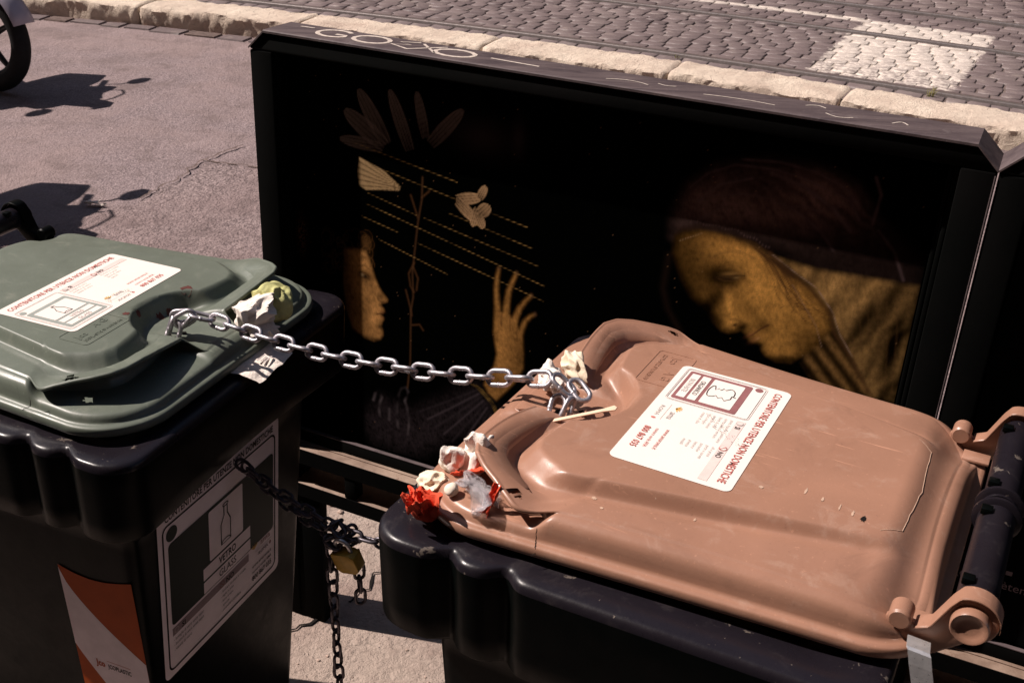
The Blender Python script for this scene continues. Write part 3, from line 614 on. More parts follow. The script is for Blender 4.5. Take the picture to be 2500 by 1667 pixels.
    for (a, b) in (((.14, 1.138), (.356, 1.102)), ((.205, 1.097), (.353, 1.070)), ((.425, 1.058), (.495, 1.046)), ((.171, 1.047), (.274, 1.024)), ((.29, 1.022), (.52, .978)), ((.168, 1.025), (.534, .943)), ((.157, .999), (.234, .983)), ((.278, .97), (.533, .914)), ((.194, .96), (.34, .922)), ((.341, 1.041), (.506, 1.009))):
        m = line([a, b], .0004, .0010); put(m * np.clip(.62 + .8 * m3 + .5 * m16, 0, 1) * (.4 + .6 * sst(0, .05, S - a[0])) , (.62, .36, .12))
    # --- worn flecks
    put((grain > .9992) * .5, (.3, .16, .08))
    rust = blob(.02, .93, .010, .035) * (grain > .55)
    put(rust * .8, (.20, .07, .04))
    V = [(FOOT_LOCAL(s, z, REC)) for s, z in zip(S.ravel(), Z.ravel())]
    me = bpy.data.meshes.new('painted_picture')
    vv = np.array([tuple(AX @ Vector((0, 0, 0)))])
    P = np.outer(S.ravel(), np.array(PD)) + np.outer(Z.ravel(), np.array((0, 0, 1.))) + np.array(PB) * REC
    i = np.arange(NV * NU).reshape(NV, NU); FQ = np.stack([i[:-1, :-1], i[:-1, 1:], i[1:, 1:], i[1:, :-1]], -1).reshape(-1, 4)
    me.vertices.add(len(P)); me.vertices.foreach_set('co', P.ravel()); me.loops.add(FQ.size); me.loops.foreach_set('vertex_index', FQ.ravel())
    me.polygons.add(len(FQ)); me.polygons.foreach_set('loop_start', np.arange(0, FQ.size, 4)); me.polygons.foreach_set('loop_total', np.full(len(FQ), 4)); me.update()
    ca = me.color_attributes.new('paint', 'FLOAT_COLOR', 'POINT'); ca.data.foreach_set('color', np.concatenate([C.reshape(-1, 3), np.ones((NV * NU, 1))], 1).ravel())
    m = N('picture_paint'); at = m.n('ShaderNodeAttribute', attribute_name='paint'); cv = m.noise(900, 2)
    m.bump(cv, .25, .0008); m.fin(m.mix(m.ramp(cv, .3, .7, 0, .25), at.outputs['Color'], (.0, .0, .0)), .8, spec=.0)
    add('painted_picture', me, m.m, root)
def FOOT_LOCAL(s, z, d): return 0
p1 = panel('street_panel', FOOT, 'black steel street panel painted with two figures, marker scrawl on its top')
pic(p1)
p2 = panel('street_panel', FOOT + PD * 1.2625, 'plain black steel panel cut off by the right edge of the photo')
pbox('plain_sheet', .004, 1.146, .500, 1.284, REC, REC + .004, M_steel, p2, 0)

# ---------- text and flat print
def text_geo(body, size, bold=0.):
    cu = bpy.data.curves.new('txt', 'FONT'); cu.body = body; cu.size = size; cu.offset = bold * size; cu.resolution_u = 2
    o = bpy.data.objects.new('txt', cu); COL.objects.link(o); bpy.context.view_layer.update()
    me = o.to_mesh(); v = np.array([q.co[:2] for q in me.vertices]) if len(me.vertices) else np.zeros((0, 2)); f = [tuple(p.vertices) for p in me.polygons]
    o.to_mesh_clear(); bpy.data.objects.remove(o); bpy.data.curves.remove(cu); return v, f
class Print:
    def __init__(s): s.d = {}
    def _a(s, mat, v, f, lay, item=''):
        V, Fc = s.d.setdefault((mat.name, lay, item), [[], []]); b = len(V); V += [(a, b_, lay) for a, b_ in v]; Fc += [tuple(b + i for i in q) for q in f]
    def poly(s, mat, pts, lay=1): s._a(mat, pts, [tuple(range(len(pts)))], lay)
    def rect(s, mat, a0, b0, a1, b1, lay=1, r=0):
        if not r: return s.poly(mat, [(a0, b0), (a1, b0), (a1, b1), (a0, b1)], lay)
        pts = []
        for cx, cy, st in ((a1 - r, b0 + r, -90), (a1 - r, b1 - r, 0), (a0 + r, b1 - r, 90), (a0 + r, b0 + r, 180)):
            pts += [(cx + r * math.cos(R_(st + 90 * k / 5)), cy + r * math.sin(R_(st + 90 * k / 5))) for k in range(6)]
        s.poly(mat, pts, lay); return pts
    def ell(s, mat, a, b, ra, rb, lay=1): s.poly(mat, [(a + ra * math.cos(k * .2618), b + rb * math.sin(k * .2618)) for k in range(24)], lay)
    def stroke(s, mat, pts, wd, lay=2, closed=False):
        P = [Vector(p) for p in pts]; n = len(P); v, f = [], []
        for i in range(n):
            if closed: d = (P[(i + 1) % n] - P[i - 1])
            else: d = P[min(i + 1, n - 1)] - P[max(i - 1, 0)]
            d.normalize(); q = Vector((-d.y, d.x)) * wd / 2; v += [tuple(P[i] + q), tuple(P[i] - q)]
        for i in range(n if closed else n - 1):
            j = (i + 1) % n; f.append((2 * i + 1, 2 * j + 1, 2 * j, 2 * i))
        s._a(mat, v, f, lay)
    def ring(s, mat, a0, b0, a1, b1, wd, r=.004, lay=1):
        pts = []
        for cx, cy, st in ((a1 - r, b0 + r, -90), (a1 - r, b1 - r, 0), (a0 + r, b1 - r, 90), (a0 + r, b0 + r, 180)):
            pts += [(cx + r * math.cos(R_(st + 90 * k / 5)), cy + r * math.sin(R_(st + 90 * k / 5))) for k in range(6)]
        s.stroke(mat, pts, wd, lay, True)
    def text(s, mat, body, a, b, h, width=None, bold=0, lay=2, align='L'):
        v, f = text_geo(body, h / .72, bold)
        if not len(v): return
        v = v - np.array([v[:, 0].min(), 0]); W = v[:, 0].max()
        if width: v[:, 0] *= width / W; W = width
        off = {'L': 0, 'C': -W / 2, 'R': -W}[align]; v = v + np.array([a + off, b])
        s._a(mat, [tuple(q) for q in v], f, lay, body)
    def build(s, name, parent, mapf, step=.00035):
        for (mn, lay, item), (V, Fc) in s.d.items():
            nm = 'lettering' if item else name; add(nm, md(nm, [mapf(a, b, lay * step) for a, b, _ in V], Fc), bpy.data.materials[mn], parent)
gp = Print()
def scrawl(pts, wd=.0085): gp.stroke(M_chalk, [(a, b) for a, b in pts], wd, 1)
arc = lambda cx, cy, rx, ry, a0, a1, n=14: [(cx + rx * math.cos(R_(a0 + (a1 - a0) * i / n)), cy + ry * math.sin(R_(a0 + (a1 - a0) * i / n))) for i in range(n + 1)]
# marker scrawl reading GOEXO on the worn top
scrawl(arc(.103, .048, .032, .026, 40, 330) + [(.128, .044), (.108, .044)]); scrawl(arc(.180, .046, .034, .026, 0, 360))
scrawl([(.262, .074), (.228, .062), (.256, .05), (.222, .040), (.262, .022)], .005); scrawl([(.27, .07), (.315, .024)], .005); scrawl([(.315, .072), (.262, .02)], .005)
scrawl(arc(.345, .042, .036, .024, 0, 360)); scrawl([(.05, .064), (.022, .062)], .005); scrawl([(.41, .046), (.50, .040)], .005)
for (a, b, l, h, k) in ((.62, .03, .07, .012, 1), (.70, .05, .03, .006, -1), (.78, .028, .11, .006, 1), (.93, .055, .03, .01, 1), (.965, .03, .04, .012, -1), (1.06, .03, .022, .014, 1)):
    scrawl([(a + l * u / 7, b + k * h * math.sin(u / 7 * 3.0)) for u in range(8)], .0026)
gp.build('marker_scrawl', p1, lambda a, b, z: AX @ Vector((a, 1.3252 + z, b)))
zp = Print(); zp.text(M_gband, 'Zètema', .092, .600, .016); zp.text(M_gband, 'RO', .030, .600, .015, bold=.02); zp.rect(M_gband, .108, .628, .118, .636)
zp.build('lettering', p2, lambda a, b, z: AX @ Vector((a, b, REC - .0006 - z)))

# ================================================================== WHEELIE BINS
def rrect(x0, x1, hwf, hwb, rf, rb, n=14):
    pts = []
    for (cx, cy, r, st) in ((x1 - rf, hwf - rf, rf, 0), (x0 + rb, hwb - rb, rb, 90), (x0 + rb, -hwb + rb, rb, 180), (x1 - rf, -hwf + rf, rf, 270)):
        pts += [(cx + r * math.cos(R_(st + 90 * i / n)), cy + r * math.sin(R_(st + 90 * i / n))) for i in range(n + 1)]
    out = []
    for i, p in enumerate(pts):
        q = pts[(i + 1) % len(pts)]; L = math.hypot(q[0] - p[0], q[1] - p[1]); k = max(1, int(L / .004))
        out += [(p[0] + (q[0] - p[0]) * j / k, p[1] + (q[1] - p[1]) * j / k) for j in range(k)]
    return np.array(out)
def polar(pts, c, th):
    d = pts - np.array(c); a = np.arctan2(d[:, 1], d[:, 0]) % (2 * np.pi); r = np.hypot(d[:, 0], d[:, 1]); o = np.argsort(a); a, r = a[o], r[o]
    return np.interp(th, np.concatenate([a - 2 * np.pi, a, a + 2 * np.pi]), np.tile(r, 3))
LC = (-.03, 0.)
VIS3 = np.array([(.196, .034, .044), (.2035, .0576, .050), (.2085, .085, .0555), (.2115, .115, .0605), (.2130, .150, .0645), (.2125, .180, .066), (.203, .203, .065), (.184, .220, .0615), (.1625, .2325, .057), (.140, .2465, .051), (.1202, .2561, .0440), (.096, .263, .034)])
VIS = VIS3[:, :2]
def lid_data(holes, tear=0):
    NA = 512; th = np.arange(NA) * 2 * np.pi / NA
    Rr = polar(rrect(-.315, .270, .270, .235, .095, .075), LC, th)
    d = VIS - np.array(LC); va = np.arctan2(d[:, 1], d[:, 0]); vr = np.hypot(d[:, 0], d[:, 1])
    ta = np.abs(((th + np.pi) % (2 * np.pi)) - np.pi); re_v = np.interp(ta, va, vr)
    a = sst(va[0], va[0] + R_(5), ta) * (1 - sst(va[-1] - R_(7), va[-1], ta))
    re = (1 - a) * (Rr - .036) + a * re_v
    zlip = np.interp(ta, va, VIS3[:, 2])
    def zi(x, y):
        w_ = .17 + .20 * x; p = w_ - np.abs(y)
        fade = sst(-.262, -.222, x) * (.6 + .4 * sst(-.22, -.05, x)); pr_ = sst(-.006, .006, p); z = .0425 + .0030 * sst(-.085, -.008, p) + .0165 * (pr_ * fade + (1 - fade) * sst(-.07, .05, p)) - .0022 * np.exp(-((p + .010) / .007) ** 2) * fade
        z = z - .026 * sst(-.235, -.315, x) - .006 * np.exp(-((x + .272) / .018) ** 2) * sst(.21, .13, np.abs(y))
        z = z - .010 * sst(-.20, -.29, x) * sst(.10, .19, np.abs(y))
        fm = sst(.150, .205, x) * (1 - sst(.05, .09, np.abs(y))); z = z * (1 - fm) + .030 * fm
        dd = np.hypot((x - .172) * 1.0, y * .92); m = sst(.080, .060, dd); z = z * (1 - m) + .033 * m
        return z
    V = []; ct, st = np.cos(th), np.sin(th)
    def ring(r, z): V.append(np.stack([LC[0] + r * ct, LC[1] + r * st, z], 1))
    fr = np.concatenate([[0.002], np.linspace(.03, .55, 26), np.linspace(.556, 1, 90)])
    for f in fr:
        r = f * re; x, y = LC[0] + r * ct, r * st; q = re - r
        zb = zi(x, y); val = .0405; ds = np.minimum(.082, .030 + re_v * .22)
        zv = np.where(q < .046, zlip + (val - zlip) * sst(0, .046, q) * (.35 + .65 * np.clip(q / .046, 0, 1)), val + (zb - val) * sst(.046, .078, q)) + .0016 * np.exp(-((q - .0012) / .0016) ** 2)
        zv = np.where(q > .078, zb, zv)
        ring(r, (1 - a) * zb + a * zv)
    nin = len(V); ze = V[-1][:, 2].copy(); zs = .0205
    und = [(.0016, -.0012), (.0020, -.0034), (.0006, -.0050), (-.004, -.0056), (-.034, -.0085), (-.040, None)]
    for i, (dr, dz) in enumerate(und):
        rv = re + dr; zv = ze + dz if dz is not None else np.full(NA, zs)
        rp = re + .0006 * (i + 1); zp_ = ze - .0003 * (i + 1)
        ring((1 - a) * rp + a * rv, (1 - a) * zp_ + a * np.minimum(zv, ze + .001))
    rs = (1 - a) * (re + .0042) + a * (re - .040); z0 = V[-1][:, 2].copy()
    zsh = (1 - a) * np.minimum(.041, z0 - .004) + a * .0215
    for u in np.linspace(.08, 1, 14):
        r = rs + (Rr - .021 - rs) * u
        ring(r, (1 - a) * (z0 + (zsh - z0) * u ** 1.8) + a * (zs + .004 * np.sin(u * 2.6)))
    zl = V[-1][:, 2].copy()
    for ins, fz in ((.018, .90), (.0155, .70), (.0135, .42), (.0125, .15)): ring(Rr - ins, .0115 + (zl - .0115) * fz)
    for ins, z in ((.011, .0112), (.007, .0106), (.002, .0098), (0, .0075), (.0, -.001), (.0015, -.0035), (.006, -.004)): ring(Rr - ins, np.full(NA, z))
    nr = len(V); P = np.concatenate(V); FQ = []
    i = np.arange(NA); j = (i + 1) % NA
    for k in range(nr - 1): FQ.append(np.stack([k * NA + i, k * NA + j, (k + 1) * NA + j, (k + 1) * NA + i], 1))
    FQ = np.concatenate(FQ); cen = P[FQ].mean(1); keep = np.ones(len(FQ), bool); ringid = np.arange(len(FQ)) // NA
    for (hx, hy, rx, ry) in holes:
        an = np.arctan2(cen[:, 1] - hy, cen[:, 0] - hx); rag = 1 + .18 * np.sin(3 * an + hx * 50) + .12 * np.sin(7 * an)
        keep &= ~((((cen[:, 0] - hx) / rx) ** 2 + ((cen[:, 1] - hy) / ry) ** 2 < rag ** 2) & (ringid < nin + 5))
    return P, FQ[keep], zi
def mesh_np(name, P, FQ):
    me = bpy.data.meshes.new(name); me.vertices.add(len(P)); me.vertices.foreach_set('co', np.ascontiguousarray(P, float).ravel()); me.loops.add(FQ.size); me.loops.foreach_set('vertex_index', np.ascontiguousarray(FQ).ravel())
    me.polygons.add(len(FQ)); me.polygons.foreach_set('loop_start', np.arange(0, FQ.size, 4)); me.polygons.foreach_set('loop_total', np.full(len(FQ), 4))
    me.polygons.foreach_set('use_smooth', np.ones(len(FQ), bool)); me.update(); return me
FRONT = lambda z, zl: .23 + .06 * (z - .8)
def bin_(loc, yaw, zl, M_lid, M_arm, holes, label):
    root = empty('wheelie_bin', loc, yaw, label=label, cat='bin')
    z0 = zl - .062; zr = zl - .075
    P, FQ, zi = lid_data(holes); P = P + np.array((0, 0, z0))
    lid = add('lid', mesh_np('lid', P, FQ), M_lid, root)
    # body with its flanged rim
    NB = 400; th = np.arange(NB) * 2 * np.pi / NB; c = (0., 0.)
    rim = rrect(-.285, .292, .306, .29, .05, .05); sidem = np.abs(rim[:, 1]) > .2
    g = lambda x, s: np.exp(-(x / s) ** 2)
    nd = .017 * (g(rim[:, 0] - .188, .015) + g(rim[:, 0] - .118, .015)) + .006 * sst(.05, .13, rim[:, 0]) * 0
    rim[:, 1] -= np.sign(rim[:, 1]) * nd * sidem
    RR = polar(rim, c, th); V = []
    def ring(r, z): V.append(np.stack([r * np.cos(th), r * np.sin(th), np.full(NB, z) if np.isscalar(z) else z], 1))
    for ins, z in ((.12, zr - .03), (.075, zr - .004), (.03, zr), (.009, zr - .0003), (.0045, zr - .0022), (.0014, zr - .006), (0, zr - .012)): ring(RR - ins, z)
    wav = zr - .122 + .012 * np.cos(th * 2)
    for u in (.25, .5, .75, 1): ring(RR - .004 * u, zr - .012 + (wav - zr + .012) * u)
    ring(RR - .008, wav - .004); ring(RR - .02, wav - .002)
    for z in (zr - .128, zr - .20, .6, .45, .3, .12, .06, .045):
        k = (z - .8); fx = .23 + .06 * k; hw = .240 + .055 * k; bx = -.25 - .08 * k; ring(polar(rrect(bx, fx, hw, hw, .016, .03), c, th), z)
    ring(polar(rrect(-.15, .15, .16, .16, .03, .03), c, th), .04)
    PB_ = np.concatenate(V); i = np.arange(NB); j = (i + 1) % NB
    FB = np.concatenate([np.stack([k * NB + j, k * NB + i, (k + 1) * NB + i, (k + 1) * NB + j], 1)[:, ::-1][:, [0, 1, 2, 3]] for k in range(len(V) - 1)])
    nrim = 12 * NB
    body = add('body', mesh_np('body', PB_, FB), M_black, root); body.data.materials.append(M_dustlit)
    mi = np.zeros(len(FB), int); mi[:6 * NB] = 1; body.data.polygons.foreach_set('material_index', mi); body.data.update()
    # rollers / grip bar behind the hinge
    hx, hz = -.338, zl - .006
    bar = tube('handle_bar', [(hx, -.190, hz), (hx, -.004, hz)], .0195, M_dustlit, root, 28)  # paler black puts the sunlit look into the bar's colour
    tube('handle_bar', [(hx, .004, hz), (hx, .190, hz)], .0195, M_dustlit, root, 28)
    for y in (-.012, .012): tube('handle_ring', [(hx, y - .004, hz), (hx, y - .002, hz), (hx, y + .002, hz), (hx, y + .004, hz)], [.022, .026, .026, .022], M_dustlit, root, 28)
    for y in (-.165, -.03, .03, .165): box('handle_slot', (hx + .006, hx + .018, y - .006, y + .006, hz + .0145, hz + .0225), M_black, bar, .0015)
    for s in (-1, 1):
        y0, y1 = s * .196, s * .205; ya, yb = min(y0, y1), max(y0, y1)
        # arm in the x-z plane: from the lid corner knob to the lug that holds the bar
        lug = [(hx + .0255 * math.cos(R_(a_)), hz + .0255 * math.sin(R_(a_))) for a_ in range(60, 271, 12)]
        arm = [(-.262, zl - .030), (-.279, zl - .021), (-.293, zl - .032), (-.304, zl - .026), (-.318, zl + .006)] + lug + [(-.315, zl - .056), (-.293, zl - .074), (-.270, zl - .062)]
        ax = Matrix(((1, 0, 0, 0), (0, 0, 1, 0), (0, 1, 0, 0), (0, 0, 0, 1)))
        A = prism('hinge_arm', arm, ya, yb, M_arm, root, .003, ax)
        # flange running along the upper edge of the arm
        top = [Vector((x_, s * .199, z_)) for x_, z_ in [(-.290, zl - .033), (-.304, zl - .026), (-.318, zl + .006)] + [(hx + .0265 * math.cos(R_(a_)), hz + .0265 * math.sin(R_(a_))) for a_ in range(60, 200, 14)]]
        v, f = [], []
        for i_, p in enumerate(top):
            for (dy, dz) in ((-.011, 0), (.011, 0), (.011, .0035), (-.011, .0035)): v.append((p.x, p.y + dy, p.z + dz))
        for i_ in range(len(top) - 1):
            for q in range(4): f.append((i_ * 4 + q, i_ * 4 + (q + 1) % 4, i_ * 4 + 4 + (q + 1) % 4, i_ * 4 + 4 + q))
        f += [(3, 2, 1, 0), tuple(len(v) - 4 + q for q in range(4))]
        bm = bmesh.new(); vs = [bm.verts.new(p) for p in v]; [bm.faces.new([vs[k] for k in q]) for q in f]
        bmesh.ops.bevel(bm, geom=list(bm.edges), offset=.0012, segments=1, affect='EDGES'); auto(add('arm_flange', bm_mesh('arm_flange', bm), M_arm, A), 40)
        Mx = Matrix.Translation((-.276, s * .199, zl - .026)) @ Matrix.Rotation(R_(90), 4, 'X')
        lathe('hinge_knob', [(.001, -.013), (.0095, -.013), (.0115, -.0105), (.0115, .0105), (.0095, .013), (.001, .013)], M_arm, A, 24, Mx)
        Md = Matrix.Translation((hx, s * .207, hz)) @ Matrix.Rotation(R_(-90 * s), 4, 'X')
        lathe('end_cap', [(.0005, .0075), (.008, .0075), (.0125, .0088), (.0150, .0108), (.0170, .0110), (.0182, .009), (.0184, .005), (.0184, -.004)], M_arm, A, 32, Md)
        for k, (dx, dz) in enumerate(((.012, -.016), (.022, -.036))): box('arm_web', (hx + .03 + dx - .02, hx + .03 + dx + .012, s * .175 - .012, s * .175 + .012, zl - .03 + dz, zl - .026 + dz), M_arm, A, .001)
    # wheels and axle
    tube('axle', [(-.21, -.24, .10), (-.21, .24, .10)], .011, M_alloy, root, 12)
    for s in (-1, 1):
        Mw = Matrix.Translation((-.21, s * .255, .10)) @ Matrix.Rotation(R_(90), 4, 'X')
        wl = lathe('wheel', [(.02, -.02), (.075, -.018), (.094, -.022), (.10, -.014), (.10, .014), (.094, .022), (.075, .018), (.02, .02)], M_rubber, root, 28, Mw)
    return root, lid, body, z0
BR_LOC, BR_YAW, BR_ZL = (.2381, 1.1994 - .018, 0), R_(153.4), 1.06
GR_LOC, GR_YAW, GR_ZL = (-.657, 1.5967, 0), R_(-20.7), 1.00
brown, blid, bbody, bz0 = bin_(BR_LOC, BR_YAW, BR_ZL, M_brown, M_brown, [(.136, .235, .009, .0065), (.128, -.238, .006, .005)], 'black wheelie bin with brown organic waste lid, food scraps at its front')
green, glid, gbody, gz0 = bin_(GR_LOC, GR_YAW, GR_ZL, M_green, M_black, [(.150, -.226, .011, .006)], 'black wheelie bin with grey green glass lid, label on its front')
def W(root, p):
    return Matrix.Rotation(root.rotation_euler.z, 4, 'Z') @ Vector(p) + Vector(root.location)

# ---------- lid labels
def lid_label(kind, root, lid, zl):
    p = Print(); c1 = M_maroon if kind == 'b' else M_sage; c2 = M_red if kind == 'b' else M_dkred
    p.rect(M_paper, -.1285, -.073, .1285, .073, 0, .009)
    p.text(c2, 'CONTENITORE PER UTENZE NON DOMESTICHE', -.117, .0535, .0098, .232, .008)
    p.ring(M_fade, -.1225, -.0645, -.0315, .0435, .0007, .005); p.ring(M_ink if kind == 'b' else M_fade, -.1205, -.0625, -.0335, .0415, .0005, .004)
    p.ell(c1, -.1135, .0335, .0052, .0052)
    p.rect(c1, -.117, -.059, -.037, .025, 1, .003); p.rect(M_paper, -.1105, -.0245, -.0435, .0165, 2, .002); p.rect(M_paper, -.1105, -.040, -.0435, -.029, 2, .001); p.rect(M_paper, -.1105, -.0545, -.0435, -.0435, 2, .001)
    if kind == 'b':
        p.text(M_ink, 'ORGANICO', -.077, -.038, .0068, .040, 0, 3, 'C'); p.text(M_fade, 'BIOWASTE', -.077, -.0525, .0068, .038, 0, 3, 'C')
        ap = [(-.077, .0135), (-.0775, .0085), (-.090, .0095), (-.098, .004)]
        core = arc(-.081, .003, .014, .0075, 80, 190, 8) + [(-.089, -.003), (-.092, -.006), (-.086, -.009), (-.090, -.012), (-.084, -.015), (-.094, -.018)] + arc(-.079, -.0185, .015, .0045, 190, 360, 8) + [(-.066, -.013), (-.070, -.010), (-.065, -.006), (-.069, -.002), (-.062, .003), (-.070, .009), (-.0775, .0085)]
        p.stroke(M_ink, core, .0013, 3); p.stroke(M_ink, [(-.0775, .0085), (-.0765, .014)], .0016, 3)
    else:
        p.text(M_fade, 'VETRO', -.077, -.038, .0068, .026, .01, 3, 'C'); p.text(M_fade, 'GLASS', -.077, -.0525, .0068, .026, 0, 3, 'C')
        b = [(-.0795, .0125), (-.0795, .005), (-.0855, -.004), (-.0855, -.0205), (-.0695, -.0205), (-.0695, -.004), (-.0745, .005), (-.0745, .0125)]
        p.stroke(M_ink, b, .0011, 3, True); p.stroke(M_ink, [(-.0805, .0105), (-.0735, .0105)], .0009, 3); p.stroke(M_ink, arc(-.0775, -.0205, .008, .004, 0, 180, 8), .0008, 3)
    p.rect(M_pink, -.026, .0325, .120, .0435); p.ell(M_fade, -.019, .038, .0048, .0048, 2); p.ell(M_pink, -.019, .038, .0036, .0036, 3); p.text(M_ink, 'SI', -.011, .035, .0066, None, .015)
    p.ell(M_red, .046, .038, .0050, .0050, 2); p.ell(M_paper, .046, .038, .0039, .0039, 3); p.stroke(M_red, [(.0425, .0415), (.0495, .0345)], .0011, 4); p.text(M_ink, 'NO', .054, .035, .0066, None, .015)
    si = ['pane, biscotti e pasticceria', 'carne, pesce e verdura', 'fondi di caffe', 'carta da cucina', 'fiori e foglie', 'avanzi di cibo'] if kind == 'b' else ['bottiglie di vetro', 'barattoli di vetro', 'vasetti di vetro']
    no = ['oli e grassi', 'garze e cerotti', 'pannolini', 'lettiere', 'plastica', 'metalli'] if kind == 'b' else ['bicchieri in cristallo', 'teglie in pirex', 'lastre di vetro', 'specchi']
    for i, t_ in enumerate(si): p.text(M_fade, t_, -.022, .0255 - i * .0072, .0040)
    for i, t_ in enumerate(no): p.text(M_fade, t_, .048, .0255 - i * .0072, .0040)
    p.text(c2, 'www.amaroma.it', .040, -.034, .0058, .050); p.text(c2, 'numero verde AMA', .044, -.046, .0050, .046); p.text(c2, '800 867 035', .044, -.060, .0085, .052, .012)
    for k in range(5): p.stroke(M_gold, [(-.013, -.042), (-.013 + .008 * math.cos(.5 + k * .5), -.042 + .008 * math.sin(.5 + k * .5))], .0017, 1)
    p.text(M_fade, 'ama', -.002, -.045, .0085, .018); p.stroke(M_fade, [(-.020, -.050), (.022, -.050)], .0004, 1); p.text(M_fade, 'ROMA', -.012, -.061, .0052, .026); p.ell(M_dkred, .021, -.059, .0022, .0030)
    if kind == 'b':
        r = random.Random(2)
        for i in range(60):
            u = r.random(); a, b = -.02 + .05 * u + r.gauss(0, .004), -.004 + .058 * u + r.gauss(0, .004); p.ell(M_ink if r.random() < .45 else M_fade, a, b, r.uniform(.0003, .0011), r.uniform(.0002, .0007), 4)
    else:
        r = random.Random(5)
        for i in range(90):
            an = r.uniform(0, 6.28); p.ell(M_gold if r.random() < .5 else M_fade, -.0 + .022 * math.cos(an) + r.gauss(0, .002), -.050 + .011 * math.sin(an) + r.gauss(0, .001), r.uniform(.0003, .0013), r.uniform(.0002, .0006), 4)
    zt = zl + .0007
    # the sheet itself carries the print
    V, Fc = p.d.pop((M_paper.name, 0, '')); sh = md('lid_label', [(-b, a, zt) for a, b, _ in V], Fc); lab = add('lid_label', sh, M_paper, root)
    p.build('label_print', lab, lambda a, b, z: (-b, a, zt + z))
    # embossed maker's plate on the lid
    e = Print(); e.ring(M_brown if kind == 'b' else M_green, -.047, -.026, .047, .026, .0012, .006); m_ = M_brown if kind == 'b' else M_green
    e.text(m_, 'Jco', -.038, -.004, .012, None, .02); e.text(m_, 'A G', .004, .002, .012, None, .02); e.text(m_, 'JCOPLASTIC SPA', -.038, -.017, .0055, .05, .01); e.text(m_, 'UNI EN 840', .014, -.017, .0055, .028, .01)
    ea = -.105 if kind == 'g' else -.105
    for (mn, lay, item), (V, Fc) in e.d.items():
        bm = bmesh.new(); vs = [bm.verts.new((.090 - b, ea + a, zl + .00005)) for a, b, _ in V]
        for f in Fc:
            try: bm.faces.new([vs[i] for i in f])
            except ValueError: pass
        q_ = bmesh.ops.extrude_face_region(bm, geom=list(bm.faces)); bmesh.ops.translate(bm, vec=(0, 0, .0006), verts=[g for g in q_['geom'] if isinstance(g, bmesh.types.BMVert)])
        add('embossed_lettering' if item else 'embossed_frame', bm_mesh('emboss', bm), m_, lid)
lid_label('b', brown, blid, BR_ZL); lid_label('g', green, glid, GR_ZL)
# ---------- label on the front of the glass bin
def front_label():
    p = Print(); h = .164
    p.rect(M_sticker, -h, -h, h, h, 0, .012)
    p.text(M_ink, 'CONTENITORE PER UTENZE NON DOMESTICHE', -.146, .1415, .0125, .292, .022); p.ring(M_ink, -.152, -.150, .152, .134, .0036, .012)
    p.ell(M_bottle, -.131, .114, .0135, .0135)
    p.rect(M_bottle, -.141, -.063, .147, .098, 1, .008)
    p.rect(M_sticker, -.040, -.006, .054, .092, 2, .004); p.rect(M_sticker, -.058, -.034, .075, -.010, 2, .001); p.rect(M_sticker, -.058, -.061, .075, -.038, 2, .001)
    p.text(M_ink, 'VETRO', .008, -.029, .0145, .048, .02, 3, 'C'); p.text(M_ink, 'GLASS', .008, -.056, .0145, .048, 0, 3, 'C')
    b = [(.001, .080), (.001, .062), (-.008, .046), (-.008, .006), (.018, .006), (.018, .046), (.010, .062), (.010, .080)]
    p.stroke(M_ink, b, .0026, 3); p.stroke(M_ink, arc(.0055, .081, .0075, .003, 0, 360, 12), .002, 3); p.stroke(M_ink, arc(.005, .006, .013, .007, 0, 180, 10), .002, 3)
    p.rect(M_gband, -.141, -.084, .070, -.068); p.text(M_ink, 'SI', -.118, -.082, .0105, None, .025); p.stroke(M_fade, arc(-.131, -.076, .005, .005, 0, 360, 14), .0014, 2); p.text(M_ink, 'NO', .003, -.082, .0105, None, .025)
    p.stroke(M_maroon, arc(-.009, -.076, .006, .006, 0, 360, 14), .0016, 2); p.stroke(M_maroon, [(-.013, -.072), (-.005, -.080)], .0014, 2)
    for i, t_ in enumerate(('- bottiglie di vetro senza tappo', '- barattoli di vetro senza tappo', '- vasetti di vetro')): p.text(M_ink, t_, -.139, -.095 - i * .0105, .0062, .078 if i < 2 else .045)
    for i, t_ in enumerate(('- bicchieri, bicchieri in cristallo', '- teglie in pirex', '- lastre di vetro', '- specchi', '- ceramiche e porcellana')): p.text(M_ink, t_, -.012, -.095 - i * .0100, .0058, (.072, .036, .034, .022, .056)[i])
    for k in range(5): p.stroke(M_gold, [(.088, -.070), (.088 + .013 * math.cos(.7 + k * .45), -.070 + .013 * math.sin(.7 + k * .45))], .0026, 1)
    p.text(M_maroon, 'ama', .106, -.073, .012, .030); p.stroke(M_ink, [(.09, -.079), (.14, -.079)], .0006, 1); p.text(M_ink, 'ROMA', .100, -.092, .0075, .030); p.ell(M_maroon, .137, -.088, .0028, .004)
    p.text(M_ink, 'www.amaroma.it', .080, -.109, .0072, .060, .01); p.text(M_ink, 'numero verde AMA', .080, -.121, .0062, .060, .01); p.text(M_ink, '800 867 035', .080, -.137, .0105, .060, .02)
    zc, yc = .592, -.018
    def mp(a, b, z):
        zz = zc + b; bow = .006 * (1 - (a / .164) ** 2) * sst(.02, -.16, b)
        return (.23 + .06 * (zz - .8) + .0012 + z + float(bow) * .0, yc + a, zz)
    V, Fc = p.d.pop((M_sticker.name, 0, '')); lab = add('front_label', md('front_label', [mp(a, b, 0) for a, b, _ in V], Fc), M_sticker, green)
    p.build('label_print', lab, mp, .0004)
front_label()
